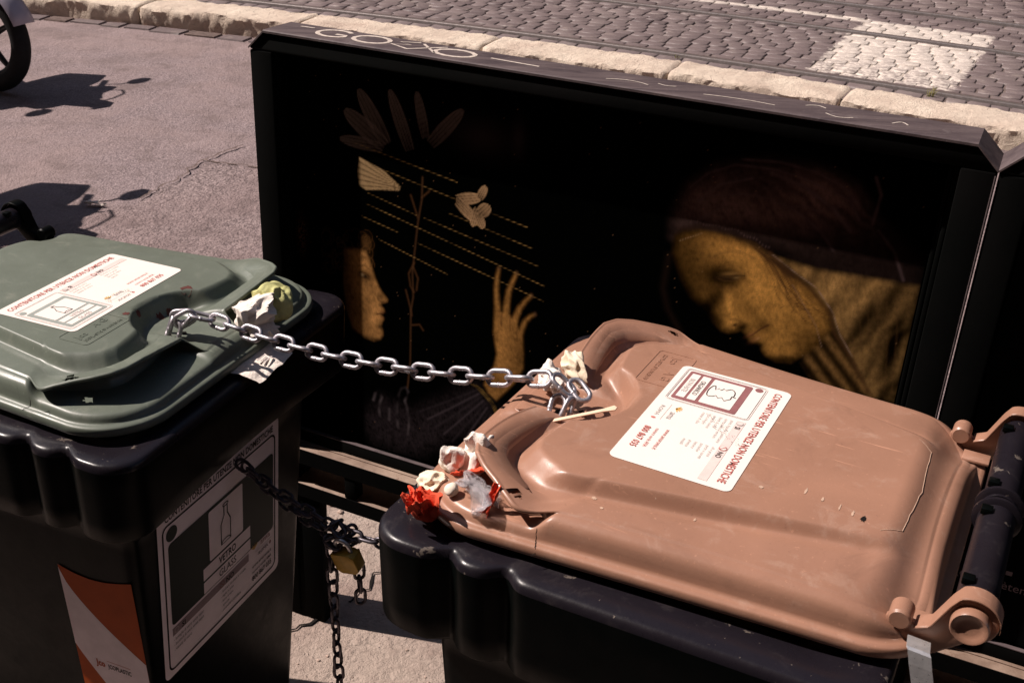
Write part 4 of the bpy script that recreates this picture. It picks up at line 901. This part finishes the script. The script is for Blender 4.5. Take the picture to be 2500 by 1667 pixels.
def side_sticker():
    p = Print(); a0, a1, b0, b1 = .078, .214, .30, .665
    def mp(a, b, z): return (a, -(.240 + .055 * (b - .8)) - .0015 - z, b)
    top = lambda a: .640 - .9 * (a - a0) ** 2 * 3 + .40 * (a - a0) * .9
    n = 14; ct = [(a0 + (a1 - a0) * i / n) for i in range(n + 1)]
    p.poly(M_orange, [(a0, b0)] + [(a1, b0)] + [(a, .668 - .10 * math.sin(math.pi * min(1, (a1 - a) / .16)) * .18) for a in ct[::-1]], 0)
    up = lambda a: .655 - .150 * ((a - a0) / (a1 - a0)) ** .66; dn = lambda a: .500 - .185 * ((a - a0) / (a1 - a0)) ** .9
    p.poly(M_refl, [(a, dn(a)) for a in ct] + [(a, up(a)) for a in ct[::-1]], 1)
    p.text(M_ink, 'JCOPLASTIC', .136, .468, .009, .045, .02); p.text(M_orange, 'Jco', .113, .468, .013, .018, .03, 2); p.stroke(M_orange, [(.136, .483), (.181, .483)], .0008, 2)
    V, Fc = p.d.pop((M_orange.name, 0, '')); lab = add('reflective_sticker', md('reflective_sticker', [mp(a, b, 0) for a, b, _ in V], Fc), M_orange, green)
    p.build('sticker_print', lab, mp, .0004)
side_sticker()
# ---------- marks on the lids: crack, brown stains, scratch holes
def strip3(name, pts, wd, mat, parent, lift=.0006):
    P = [Vector(p) for p in pts]; v, f = [], []
    for i, p in enumerate(P):
        d = P[min(i + 1, len(P) - 1)] - P[max(i - 1, 0)]; s = d.cross(Vector((0, 0, 1)))
        s = s.normalized() * wd / 2 if s.length > 1e-6 else Vector((wd / 2, 0, 0)); v += [p + s + Vector((0, 0, lift)), p - s + Vector((0, 0, lift))]
    f = [(2 * i, 2 * i + 1, 2 * i + 3, 2 * i + 2) for i in range(len(P) - 1)]
    return add(name, md(name, v, f), mat, parent)
def on_lid(lid, x, y):
    ok, loc, nrm, idx = lid.ray_cast(Vector((x, y, 3)), Vector((0, 0, -1))); return loc if ok else Vector((x, y, 1))
bpy.context.view_layer.update()
def crack(lid, pts, wd, mat):
    out = []
    for i in range(len(pts) - 1):
        for k in range(8):
            u = k / 8; x = pts[i][0] + (pts[i + 1][0] - pts[i][0]) * u; y = pts[i][1] + (pts[i + 1][1] - pts[i][1]) * u; out.append(on_lid(lid, x + random.uniform(-.0006, .0006), y))
    strip3('crack', out, wd, mat, lid)
crack(blid, [(.100, .250), (.097, .258), (.094, .264), (.097, .2685)], .0010, M_hole)
crack(blid, [(.186, .020), (.176, .048)], .007, M_hole); crack(blid, [(.160, .008), (.148, .022)], .007, M_hole); crack(glid, [(.178, -.040), (.158, -.028)], .007, M_hole); crack(glid, [(.180, -.016), (.172, -.008)], .006, M_hole)
crack(glid, [(.100, -.252), (.092, -.264), (.09, -.2685)], .0008, M_hole)
def stain(lid, x, y, rx, ry, mat, name, seed):
    r = random.Random(seed); c = on_lid(lid, x, y); v = [c + Vector((0, 0, .0005))]; n = 18
    for i in range(n):
        a = i / n * 6.2832; k = 1 + r.uniform(-.3, .3); q = on_lid(lid, x + rx * k * math.cos(a), y + ry * k * math.sin(a)); v.append(q + Vector((0, 0, .0005)))
    add(name, md(name, v, [(0, 1 + i, 1 + (i + 1) % n) for i in range(n)]), mat, lid)
for i, (x, y, rx, ry) in enumerate(((.122, .071, .008, .010), (.113, .014, .006, .006), (.116, .031, .004, .005), (.098, -.044, .005, .005), (.102, -.022, .003, .005))): stain(glid, x, y, rx, ry, M_stain, 'stain', i)
stain(blid, -.212, .098, .0028, .0055, M_hole, 'burn_mark', 8); 
M_spot = simple('pale_brown_scuff', (.50, .34, .25), .7, .2, 80)
for i, (x, y, rx, ry) in enumerate(((-.200, .094, .0012, .005), (-.185, .090, .001, .006), (-.165, .086, .0015, .004), (-.10, .098, .0025, .003), (-.145, .08, .0012, .006), (.06, .19, .003, .002), (.045, .205, .002, .0016), (-.05, .17, .0012, .003))): stain(blid, x, y, rx, ry, M_spot, 'pale_spot', 20 + i)
crack(blid, [(-.232, .108), (-.252, .09), (-.257, 0), (-.252, -.09), (-.232, -.108)], .0006, M_spot)

# ---------- zinc strap hanging by the brown bin's hinge
strap = empty('metal_strap', W(brown, (-.302, .226, BR_ZL - .040)), BR_YAW, label='bright bent metal strap hanging beside the brown hinge disc', cat='strap')
v = []
for (x, y, z) in ((.004, -.016, -.001), (.002, .006, .003), (.0, .010, .002), (-.004, .012, -.012), (-.022, .014, -.07), (-.045, .016, -.15)):
    v += [(x - .011, y, z), (x + .011, y, z + .001)]
me = md('strap_band', v, [(2 * i, 2 * i + 1, 2 * i + 3, 2 * i + 2) for i in range(5)])
o = add('strap_band', me, M_chrome, strap); sm = o.modifiers.new('solid', 'SOLIDIFY'); sm.thickness = .0016

# ================================================================== CHAINS
def link_mesh(name, pitch, wire, wid):
    hl = pitch / 2 + wire * .0; rr_ = wid / 2 - wire; pts = []; s = pitch / 2 + wire - (rr_ + 0)
    s = max(.002, pitch / 2 + 2 * wire - wid / 2)
    for i in range(9): a = -90 + 180 * i / 8; pts.append((s + rr_ * math.cos(R_(a)), rr_ * math.sin(R_(a)), 0))
    for i in range(9): a = 90 + 180 * i / 8; pts.append((-s + rr_ * math.cos(R_(a)), rr_ * math.sin(R_(a)), 0))
    v, f = tube_data(pts, wire, 10, True); bm = bmesh.new(); vs = [bm.verts.new(p) for p in v]
    for q in f: bm.faces.new([vs[i] for i in q])
    bmesh.ops.create_uvsphere(bm, u_segments=8, v_segments=6, radius=wire * 1.18, matrix=Matrix.Translation((.0, -rr_, 0)) @ Matrix.Diagonal((1.3, 1, 1, 1)))
    return bm_mesh(name, bm)
LM1 = link_mesh('silver_link', .0285, .0033, .0255); LM1.polygons.foreach_set('use_smooth', [True] * len(LM1.polygons)); LM1.materials.append(M_galv)
LM2 = link_mesh('dark_link', .0235, .0027, .0205); LM2.polygons.foreach_set('use_smooth', [True] * len(LM2.polygons)); LM2.materials.append(M_dchain)
def place_link(me, parent, p, t, twist, up=Vector((0, 0, 1))):
    t = Vector(t).normalized()
    if abs(t.dot(up)) > .95: up = Vector((.3, -1, 0)).normalized()
    y = up.cross(t).normalized(); z = t.cross(y); Rm = Matrix((t, y, z)).transposed().to_4x4() @ Matrix.Rotation(twist, 4, 'X')
    o = bpy.data.objects.new('link', me); COL.objects.link(o); o.parent = parent
    o.matrix_local = Matrix.Translation(Vector(p) - Vector(parent.location)) @ Rm; return o
def chain_along(me, parent, pts, pitch, tw0=0, jit=.12):
    P = [Vector(p) for p in pts]; L = [0]
    for i in range(len(P) - 1): L.append(L[-1] + (P[i + 1] - P[i]).length)
    def at(s):
        s = max(0, min(L[-1], s)); i = max(j for j in range(len(L)) if L[j] <= s + 1e-9); i = min(i, len(P) - 2)
        return P[i].lerp(P[i + 1], (s - L[i]) / max(1e-9, L[i + 1] - L[i]))
    n = int(L[-1] / pitch)
    for k in range(n):
        s = (k + .5) * L[-1] / n; e = L[-1] / n / 2; place_link(me, parent, at(s), at(s + e) - at(s - e), tw0 + (k % 2) * R_(90) + random.uniform(-jit, jit))
def sagpts(A, B, sag, n=40): return [A.lerp(B, i / n) - Vector((0, 0, 4 * sag * (i / n) * (1 - i / n))) for i in range(n + 1)]
A = Vector((-.449, 1.5095, 1.004)); B = Vector((.050, 1.2518, 1.072))
ch = empty('chain', W(green, (.165, -.03, gz0 + .033)), label='silver steel chain strung between the two bin lids', cat='chain')
chain_along(LM1, ch, sagpts(A, B, .026), .0285, R_(58))
gk = lambda x, y, z: W(green, (x, y, gz0 + z)); bk = lambda x, y, z: W(brown, (x, y, bz0 + z))
for pts in ([gk(.172, -.036, .030), gk(.178, -.028, .058), gk(.200, -.018, .072), A], [gk(.158, -.030, .034), gk(.168, -.024, .064), gk(.196, -.012, .066)], [gk(.176, -.012, .040), gk(.190, -.020, .060), gk(.205, -.010, .075)]): chain_along(LM1, ch, pts, .0275, R_(20), .5)
for pts in ([B, bk(.178, .014, .066), bk(.166, .032, .046), bk(.176, .044, .030)], [bk(.186, .002, .066), bk(.160, .010, .062), bk(.150, .022, .050)], [bk(.184, .016, .056), bk(.182, .034, .040), bk(.178, .046, .026)], [bk(.170, -.004, .052), bk(.152, .002, .050)]): chain_along(LM1, ch, pts, .0275, R_(35), .6)
# darker chain lower down, doubled, with the padlock
KN = Vector((-.2475, 1.398, .702))
fz = lambda z: .23 + .06 * (z - .8)
S1 = W(green, (fz(.735) + .004, .022, .735)); S2 = W(green, (fz(.735) + .003, .036, .722))
dc = empty('chain', KN, label='dark doubled chain from the glass bin front to the padlock, with hanging ends', cat='chain')
chain_along(LM2, dc, sagpts(S1, KN + Vector((-.008, .004, .012)), .006), .0235, R_(30)); chain_along(LM2, dc, sagpts(S2, KN + Vector((-.012, .004, -.004)), .010), .0235, R_(60))
chain_along(LM2, dc, sagpts(KN + Vector((.01, 0, .004)), Vector((.02, 1.300, .722)), .004), .0235, R_(75))
for k in range(9): place_link(LM2, dc, KN + Vector((random.uniform(-.02, .024), random.uniform(-.012, .012), random.uniform(-.014, .014))), (random.uniform(-1, 1), random.uniform(-.6, .6), random.uniform(-.5, .5)), random.uniform(0, 3))
hp = KN + Vector((-.014, -.006, -.012)); chain_along(LM2, dc, [hp, hp + Vector((.002, 0, -.1)), hp + Vector((.007, 0, -.3)), hp + Vector((.008, 0, -.44))], .0235, R_(40), .35)
hp = KN + Vector((.0275, 0, -.03)); chain_along(LM2, dc, [hp, hp + Vector((.001, 0, -.05)), hp + Vector((.002, 0, -.098))], .0235, R_(85), .2)
pl = empty('padlock', KN + Vector((.013, -.010, -.037)), R_(-18), label='yellow brass padlock hanging in the dark chain', cat='padlock')
pl.rotation_euler = (R_(12), R_(-14), R_(-25))
Mp = Matrix(((1, 0, 0, 0), (0, 0, 1, 0), (0, 1, 0, 0), (0, 0, 0, 1)))
prism('lock_body', [(-.021, .018), (.013, .018), (.021, .012), (.021, -.014), (.013, -.021), (-.013, -.021), (-.021, -.014)], -.011, .011, M_brass, pl, .0018, Mp)
tube('shackle', [(-.012, 0, .015), (-.012, 0, .028)] + [(-.012 * math.cos(R_(a)), 0, .028 + .012 * math.sin(R_(a))) for a in range(15, 180, 15)] + [(.012, 0, .028), (.012, 0, .015)], .0033, M_chrome, pl, 10)

# ================================================================== RUBBISH ON THE BINS
def crumple(name, loc, size, seed, mat, sub=0, amp=1., freq=1., rot=(0, 0, 0), ang=45, n=46, **kw):
    # a thin sheet folded over itself many times by a smooth field, with sharp creases
    o3 = Vector((seed * 3.17, seed * 1.71, seed * 5.3)); v = []
    fld = lambda p: Vector((noise.noise(p), noise.noise(p + Vector((17.3, 0, 0))), noise.noise(p + Vector((0, 31.7, 0)))))
    for i in range(n + 1):
        for j in range(n + 1):
            a, b = 2 * i / n - 1, 2 * j / n - 1; p = Vector((a, b, 0)) * 1.05 * freq + o3
            q = Vector((a, b, 0)) * .42 + fld(p) * 1.05 * amp + fld(p * 2.1) * .42 * amp
            c = noise.noise(p * 3.4 + Vector((5, 5, 5))); q += Vector((.3, -.2, 1)) * (abs(c) * -.28 * amp); q += fld(p * 6.5) * .07
            q.z += .25 * (a * a + b * b) * .6
            v.append((q.x * size[0] * 1.35, q.y * size[1] * 1.35, q.z * size[2] * 1.35))
    f = [(i * (n + 1) + j, (i + 1) * (n + 1) + j, (i + 1) * (n + 1) + j + 1, i * (n + 1) + j + 1) for i in range(n) for j in range(n)]
    o = add(name, md(name, v, f), mat, None, True, **kw); auto(o, ang); o.location = loc; o.rotation_euler = rot
    sd_ = o.modifiers.new('solid', 'SOLIDIFY'); sd_.thickness = .0005; return o
def wad(name, loc, size, seed, mat, rot=(0, 0, 0), ang=38, **kw):
    r = random.Random(seed); bm = bmesh.new(); bmesh.ops.create_icosphere(bm, subdivisions=5, radius=1); o3 = Vector((seed * 3.17, seed * 1.71, seed * 5.3))
    cuts = [(Vector((r.gauss(0, 1), r.gauss(0, 1), r.gauss(0, 1))).normalized(), r.uniform(.5, .9)) for _ in range(9)]
    for v in bm.verts:
        p = v.co.copy(); w_ = Vector((noise.noise(p * .9 + o3), noise.noise(p * .9 + o3 * 2), noise.noise(p * .9 - o3))) * .8; q = p + w_
        d = 1.15 - .85 * abs(noise.noise(q * 1.15 + o3)) + .10 * abs(noise.noise(q * 2.7 - o3)) + .35 * noise.noise(p * .9 - o3)
        u = p * d
        for (n_, h) in cuts:
            e = u.dot(n_) - h
            if e > 0: u -= n_ * e * .6
        u += w_ * .45; v.co = Vector((u.x * size[0], u.y * size[1], u.z * size[2])) * 1.12
    o = add(name, bm_mesh(name, bm), mat, None, True, **kw); auto(o, ang); o.location = loc; o.rotation_euler = rot; return o
def lump(name, loc, size, seed, mat, rot=(0, 0, 0), **kw):
    bm = bmesh.new(); bmesh.ops.create_icosphere(bm, subdivisions=3, radius=1)
    for v in bm.verts:
        p = v.co.copy(); k = 1 + .12 * noise.noise(p * 1.3 + Vector((seed, 0, 0))) - .25 * max(0, p.x) ** 3 * (1 - abs(p.z)); v.co = Vector((p.x * k * size[0], p.y * k * size[1] * (1 - .2 * p.x), p.z * k * size[2]))
    o = add(name, bm_mesh(name, bm), mat, None, True, **kw); o.location = loc; o.rotation_euler = rot; return o
def rag(name, loc, w_, h_, seed, mat, amp, fold, rot, ridges=0, thick=.0008, nu=34, nv=26, **kw):
    r = Vector((seed * 2.3, seed * 5.1, 0)); v = []
    for i in range(nu + 1):
        for j in range(nv + 1):
            a, b = (i / nu - .5), (j / nv - .5); p = Vector((a * 3, b * 3, 0)) + r
            z = amp * (noise.noise(p * .8) * 1.4 + noise.noise(p * 1.9) * .8 + noise.noise(p * 4.2) * .35 + .5 * abs(noise.noise(p * 2.7)))
            x = a * w_ * (1 - .3 * abs(noise.noise(p * .9))) + amp * .6 * noise.noise(p * 1.3 + Vector((9, 0, 0))); y = b * h_ + amp * .7 * noise.noise(p * 1.1 + Vector((0, 7, 0))) + .05 * h_ * noise.noise(p * 5)
            z += fold * abs(a) * 2 + (ridges * math.sin(b * 95) if ridges else 0); v.append((x, y, z))
    f = [(i * (nv + 1) + j, (i + 1) * (nv + 1) + j, (i + 1) * (nv + 1) + j + 1, i * (nv + 1) + j + 1) for i in range(nu) for j in range(nv)]
    o = add(name, md(name, v, f), mat, None, True, **kw); o.location = loc; o.rotation_euler = rot
    if thick: s = o.modifiers.new('solid', 'SOLIDIFY'); s.thickness = thick
    return o
BL = lambda x, y, z: W(brown, (x, y, z)); GLc = lambda x, y, z: W(green, (x, y, z))
wad('tissue', BL(.213, .180, 1.046), (.025, .021, .026), 1, M_tissue, rot=(0, 0, 1), label='largest crumpled white tissue under the near brown lip', cat='tissue')
wad('tissue', BL(.238, .196, 1.036), (.016, .013, .015), 2, M_tissue, rot=(.4, .2, 0), label='small white tissue ball at the brown lid corner', cat='tissue')
wad('tissue', BL(.256, .212, 1.004), (.026, .016, .016), 3, M_cream, rot=(.2, .5, 2), label='cream tissue wad on the black rim before the brown lid', cat='tissue')
lump('garlic_clove', BL(.213, .240, bz0 + .030), (.0095, .0078, .0075), 5, M_garlic, (0, 0, 1), label='smooth white garlic clove lying on the brown lid shelf', cat='garlic')
wad('tissue', BL(.214, -.014, 1.052), (.017, .024, .018), 6, M_tissue, rot=(.3, 0, .5), label='white tissue crushed behind the chain on the brown lid', cat='tissue')
wad('tissue', BL(.204, -.056, 1.054), (.012, .026, .017), 16, M_cream, rot=(.3, 0, .5), label='cream paper twist poking out under the far brown lip', cat='tissue')
crumple('napkin', BL(.236, .262, 1.010), (.020, .022, .037), 4, M_redp, 0, 1, 1.15, (R_(-18), R_(16), BR_YAW + R_(40)), 30, 60, label='crumpled bright red paper napkin on the black bin rim', cat='napkin')
rag('wrapper', BL(.206, .214, bz0 + .038), .020, .036, 9, M_redp, .003, .004, (R_(20), R_(-25), BR_YAW + R_(100)), .0004, .0006, 14, 40, label='ribbed red wrapper end under the brown lip', cat='wrapper')
rag('wrapper', BL(.160, .246, bz0 + .034), .010, .050, 19, M_redp, .003, .003, (R_(65), R_(10), BR_YAW + R_(165)), 0, .0006, 10, 24, label='red strip of wrapper folded along the clear packet', cat='wrapper')
crumple('plastic_packet', BL(.184, .236, bz0 + .036), (.028, .017, .016), 12, M_clear, 0, 1, 1.2, (0, 0, BR_YAW + R_(-20)), 20, 40, label='torn clear plastic packet stuffed under the brown lip', cat='packet')
st = prism('wooden_stick', [(-.045, -.0032), (.030, -.0032), (.045, -.0055), (.048, 0), (.045, .0055), (.030, .0032), (-.045, .0032), (-.048, 0)], 0, .0018, M_wood, None, .0005, None, label='flat wooden ice cream stick wedged beneath the chain end', cat='stick')
pa, pb = BL(.178, .066, bz0 + .040), BL(.112, .028, bz0 + .060); dxy = pb - pa
st.location = (pa + pb) / 2; st.rotation_euler = (0, -math.atan2(dxy.z, math.hypot(dxy.x, dxy.y)), math.atan2(dxy.y, dxy.x))
wad('tissue', GLc(.250, .060, .990), (.034, .027, .030), 21, M_tissue, rot=(0, .3, 1), label='crumpled pink white tissue under the far green lip', cat='tissue')
wad('tissue', GLc(.268, .060, .968), (.022, .016, .012), 22, M_tissue, rot=(.5, .2, .4), label='torn tissue end hanging below the tissue ball', cat='tissue')
wad('lettuce', GLc(.264, .103, .990), (.030, .026, .029), 23, M_leaf, rot=(.2, .1, .7), label='pale yellow green crumpled leaf beside the tissue', cat='leaf')
# paper slip sticking out below the green lid
v = []
A_, B_, C_, D_ = [Vector(p) for p in ((.262, -.030, gz0 - .0030), (.270, .074, gz0 - .0020), (.318, .062, gz0 - .004), (.314, -.024, gz0 - .010))]
for i in range(13):
    for j in range(9):
        p = A_.lerp(B_, i / 12).lerp(D_.lerp(C_, i / 12), j / 8); p.z += .0035 * noise.noise(Vector((i * .45, j * .5, 2))) + .006 * (i / 12) ** 3 * (j / 8) - .010 * max(0, j / 8 - .62) * (1 + .5 * math.sin(i * .8)); p.y += .002 * noise.noise(Vector((i * .9, 3, j))); v.append(tuple(p))
sl = add('paper_slip', md('paper_slip', v, [(i * 9 + j, (i + 1) * 9 + j, (i + 1) * 9 + j + 1, i * 9 + j + 1) for i in range(12) for j in range(8)]), M_tissue, None, True, label='printed paper slip sticking out under the green lid front', cat='paper'); sl.location = GR_LOC; sl.rotation_euler = (0, 0, GR_YAW)
pp = Print(); [pp.rect(M_fade, .0, .0 + k * .006, .022 - .004 * (k % 2), .0035 + k * .006) for k in range(3)]
pp.build('print', sl, lambda a, b, z: (.285 + b, .012 + a, gz0 + .0005 + z))
crumple('paper_scrap', (-1.81, 4.53, .018), (.05, .02, .012), 40, M_tissue, label='small white paper scrap lying on the asphalt', cat='paper')

# ================================================================== SCOOTERS
def scooter(loc, yaw, fair, label):
    r = empty('scooter', loc, yaw, label=label, cat='scooter', group=None); Rw = .295
    def wheel(x):
        Mw = Matrix.Translation((x, 0, Rw)) @ Matrix.Rotation(R_(90), 4, 'X')
        wl = lathe('wheel', [(.03, -.03), (.055, -.03), (.055, .03), (.03, .03)], M_alloy, r, 24, Mw)
        v, f = tube_data([(x + (Rw - .048) * math.cos(a * .1309), 0, Rw + (Rw - .048) * math.sin(a * .1309)) for a in range(48)], .048, 14, True)
        v = [Vector((p.x, p.y * 1.15, p.z)) for p in v]; bm = bmesh.new(); vs = [bm.verts.new(p) for p in v]; [bm.faces.new([vs[i] for i in q]) for q in f]
        auto(add('tyre', bm_mesh('tyre', bm), M_rubber, wl), 60)
        v, f = tube_data([(x + .205 * math.cos(a * .1309), 0, Rw + .205 * math.sin(a * .1309)) for a in range(48)], .022, 10, True); bm = bmesh.new(); vs = [bm.verts.new(p) for p in v]; [bm.faces.new([vs[i] for i in q]) for q in f]
        auto(add('rim', bm_mesh('rim', bm), M_alloy, wl), 60)
        for k in range(5):
            a = R_(72 * k + 20); tube('spoke', [(x + .04 * math.cos(a), 0, Rw + .04 * math.sin(a)), (x + .20 * math.cos(a + .1), 0, Rw + .20 * math.sin(a + .1))], [.022, .013], M_alloy, wl, 8)
        lathe('brake_disc', [(.06, .034), (.115, .034), (.115, .038), (.06, .038)], M_alloy, wl, 32, Mw)
    wheel(.65); wheel(-.62)
    for s in (-1, 1): tube('fork_leg', [(.65, s * .075, Rw), (.50, s * .075, .66)], .02, M_alloy, r, 10)
    def loft(name, secs, mat, n=20):     # secs: (x, z, half width, half height)
        v, f = [], []
        for (x, z, hw, hh, tl) in secs:
            for j in range(n):
                a = 6.2832 * j / n; v.append((x + tl * math.sin(a) * hh, hw * math.cos(a), z + hh * math.sin(a)))
        for i in range(len(secs) - 1):
            for j in range(n): f.append((i * n + j, i * n + (j + 1) % n, (i + 1) * n + (j + 1) % n, (i + 1) * n + j))
        f += [tuple(range(n))[::-1], tuple(range((len(secs) - 1) * n, len(secs) * n))]
        bm = bmesh.new(); vs = [bm.verts.new(p) for p in v]; [bm.faces.new([vs[i] for i in q]) for q in f]; return auto(add(name, bm_mesh(name, bm), mat, r), 60)
    # mudguard over the front wheel
    v, f = [], []
    for i in range(13):
        a = R_(20 + 130 * i / 12); 
        for j in range(5): y = -.075 + .0375 * j; rr2 = Rw + .045 - .05 * abs(y) / .075 * .5; v.append((.65 + rr2 * math.cos(a), y, Rw + rr2 * math.sin(a)))
    f = [(i * 5 + j, i * 5 + j + 1, (i + 1) * 5 + j + 1, (i + 1) * 5 + j) for i in range(12) for j in range(4)]
    o = auto(add('mudguard', md('mudguard', v, f), fair, r), 60); o.modifiers.new('solid', 'SOLIDIFY').thickness = .004
    loft('front_shield', [(.46, .42, .14, .10, -.4), (.43, .60, .25, .10, -.4), (.36, .80, .29, .10, -.4), (.27, .95, .27, .08, -.4), (.2, 1.04, .18, .05, -.3)], fair)
    loft('added_leg_cover', [(.42, .50, .22, .06, 0), (.30, .70, .40, .12, -.3), (.12, .86, .46, .12, -.3), (-.08, .86, .38, .08, -.2)], M_seat)  # unseen part added to broaden the scooter's cast shadow
    loft('floorboard', [(.42, .30, .12, .06, 0), (.2, .27, .16, .05, 0), (-.1, .27, .17, .06, 0), (-.2, .34, .14, .1, 0)], M_seat)
    loft('rear_body', [(-.02, .50, .14, .2, 0), (-.3, .56, .22, .22, 0), (-.6, .64, .2, .18, 0), (-.85, .74, .1, .08, 0)], fair)
    loft('seat', [(0, .74, .09, .05, 0), (-.15, .78, .14, .06, 0), (-.5, .80, .15, .07, 0), (-.72, .82, .11, .05, 0)], M_seat)
    tube('steering_column', [(.50, 0, .66), (.14, 0, 1.0)], .03, M_alloy, r, 10)
    tube('handlebar', [(.08, -.34, 1.0), (.13, -.2, 1.03), (.14, 0, 1.02), (.13, .2, 1.03), (.08, .34, 1.0)], .016, M_seat, r, 10)
    loft('headset', [(.27, 1.0, .07, .05, 0), (.20, 1.03, .12, .07, 0), (.10, 1.04, .10, .05, 0)], fair)
    lathe('headlight', [(.001, .02), (.05, .015), (.062, 0), (.055, -.03)], M_refl, r, 24, Matrix.Translation((.27, 0, 1.0)) @ Matrix.Rotation(R_(90), 4, 'Y'))
    for s in (-1, 1):
        mr = tube('mirror', [(.10, s * .24, 1.02), (.12, s * .30, 1.10), (.10, s * .37, 1.15)], .007, M_seat, r, 8)
        lathe('mirror_glass', [(.001, -.02), (.05, -.018), (.068, -.006), (.07, .006), (.06, .014), (.001, .015)], M_seat, mr, 24, Matrix.Translation((.10, s * .40, 1.165)) @ Matrix.Rotation(R_(80), 4, 'Y') @ Matrix.Diagonal((.8, 1.2, 1, 1)))
    v, f = [], []                        # clear windscreen rim
    tube('screen_rim', [(.22, -.17, 1.02), (.16, -.19, 1.16), (.11, -.12, 1.28), (.10, 0, 1.31), (.11, .12, 1.28), (.16, .19, 1.16), (.22, .17, 1.02)], .007, M_seat, r, 8)
    tube('stand', [(-.1, .12, .26), (-.18, .2, .012)], .012, M_alloy, r, 8)
    return r
scooter((-3.56, 6.45, .006), R_(-22), M_fair, 'parked scooter, only its black front wheel in view at the left')
scooter((-2.98, 4.55, .006), R_(-22), M_fair2, 'parked scooter beside the frame, seen as the nearer mirror shadow')

# ================================================================== SMALL STONES
def rubble(name, pts, mat, seed, label):
    r = random.Random(seed); V, Fc = [], []
    for (x, y, z, s) in pts:
        bm = bmesh.new(); bmesh.ops.create_icosphere(bm, subdivisions=1, radius=s)
        for v in bm.verts: v.co = v.co * r.uniform(.7, 1.25)
        b = len(V); bm.verts.ensure_lookup_table(); V += [(v.co.x + x, v.co.y + y, v.co.z * .6 + z + s * .3) for v in bm.verts]; Fc += [tuple(b + v.index for v in f.verts) for f in bm.faces]; bm.free()
    return add(name, md(name, V, Fc), mat, None, label=label, cat='gravel', kind='stuff')
r = random.Random(4); pts = [(r.uniform(-.62, -.42), r.uniform(2.25, 2.62), .012, r.uniform(.006, .022)) for _ in range(45)]
pts += [(r.uniform(-.6, .1), r.uniform(1.3, 1.95), .012, r.uniform(.0015, .005)) for _ in range(60)]
rubble('gravel', pts, M_stone, 3, 'loose stones and grit on the pavement below the panel')
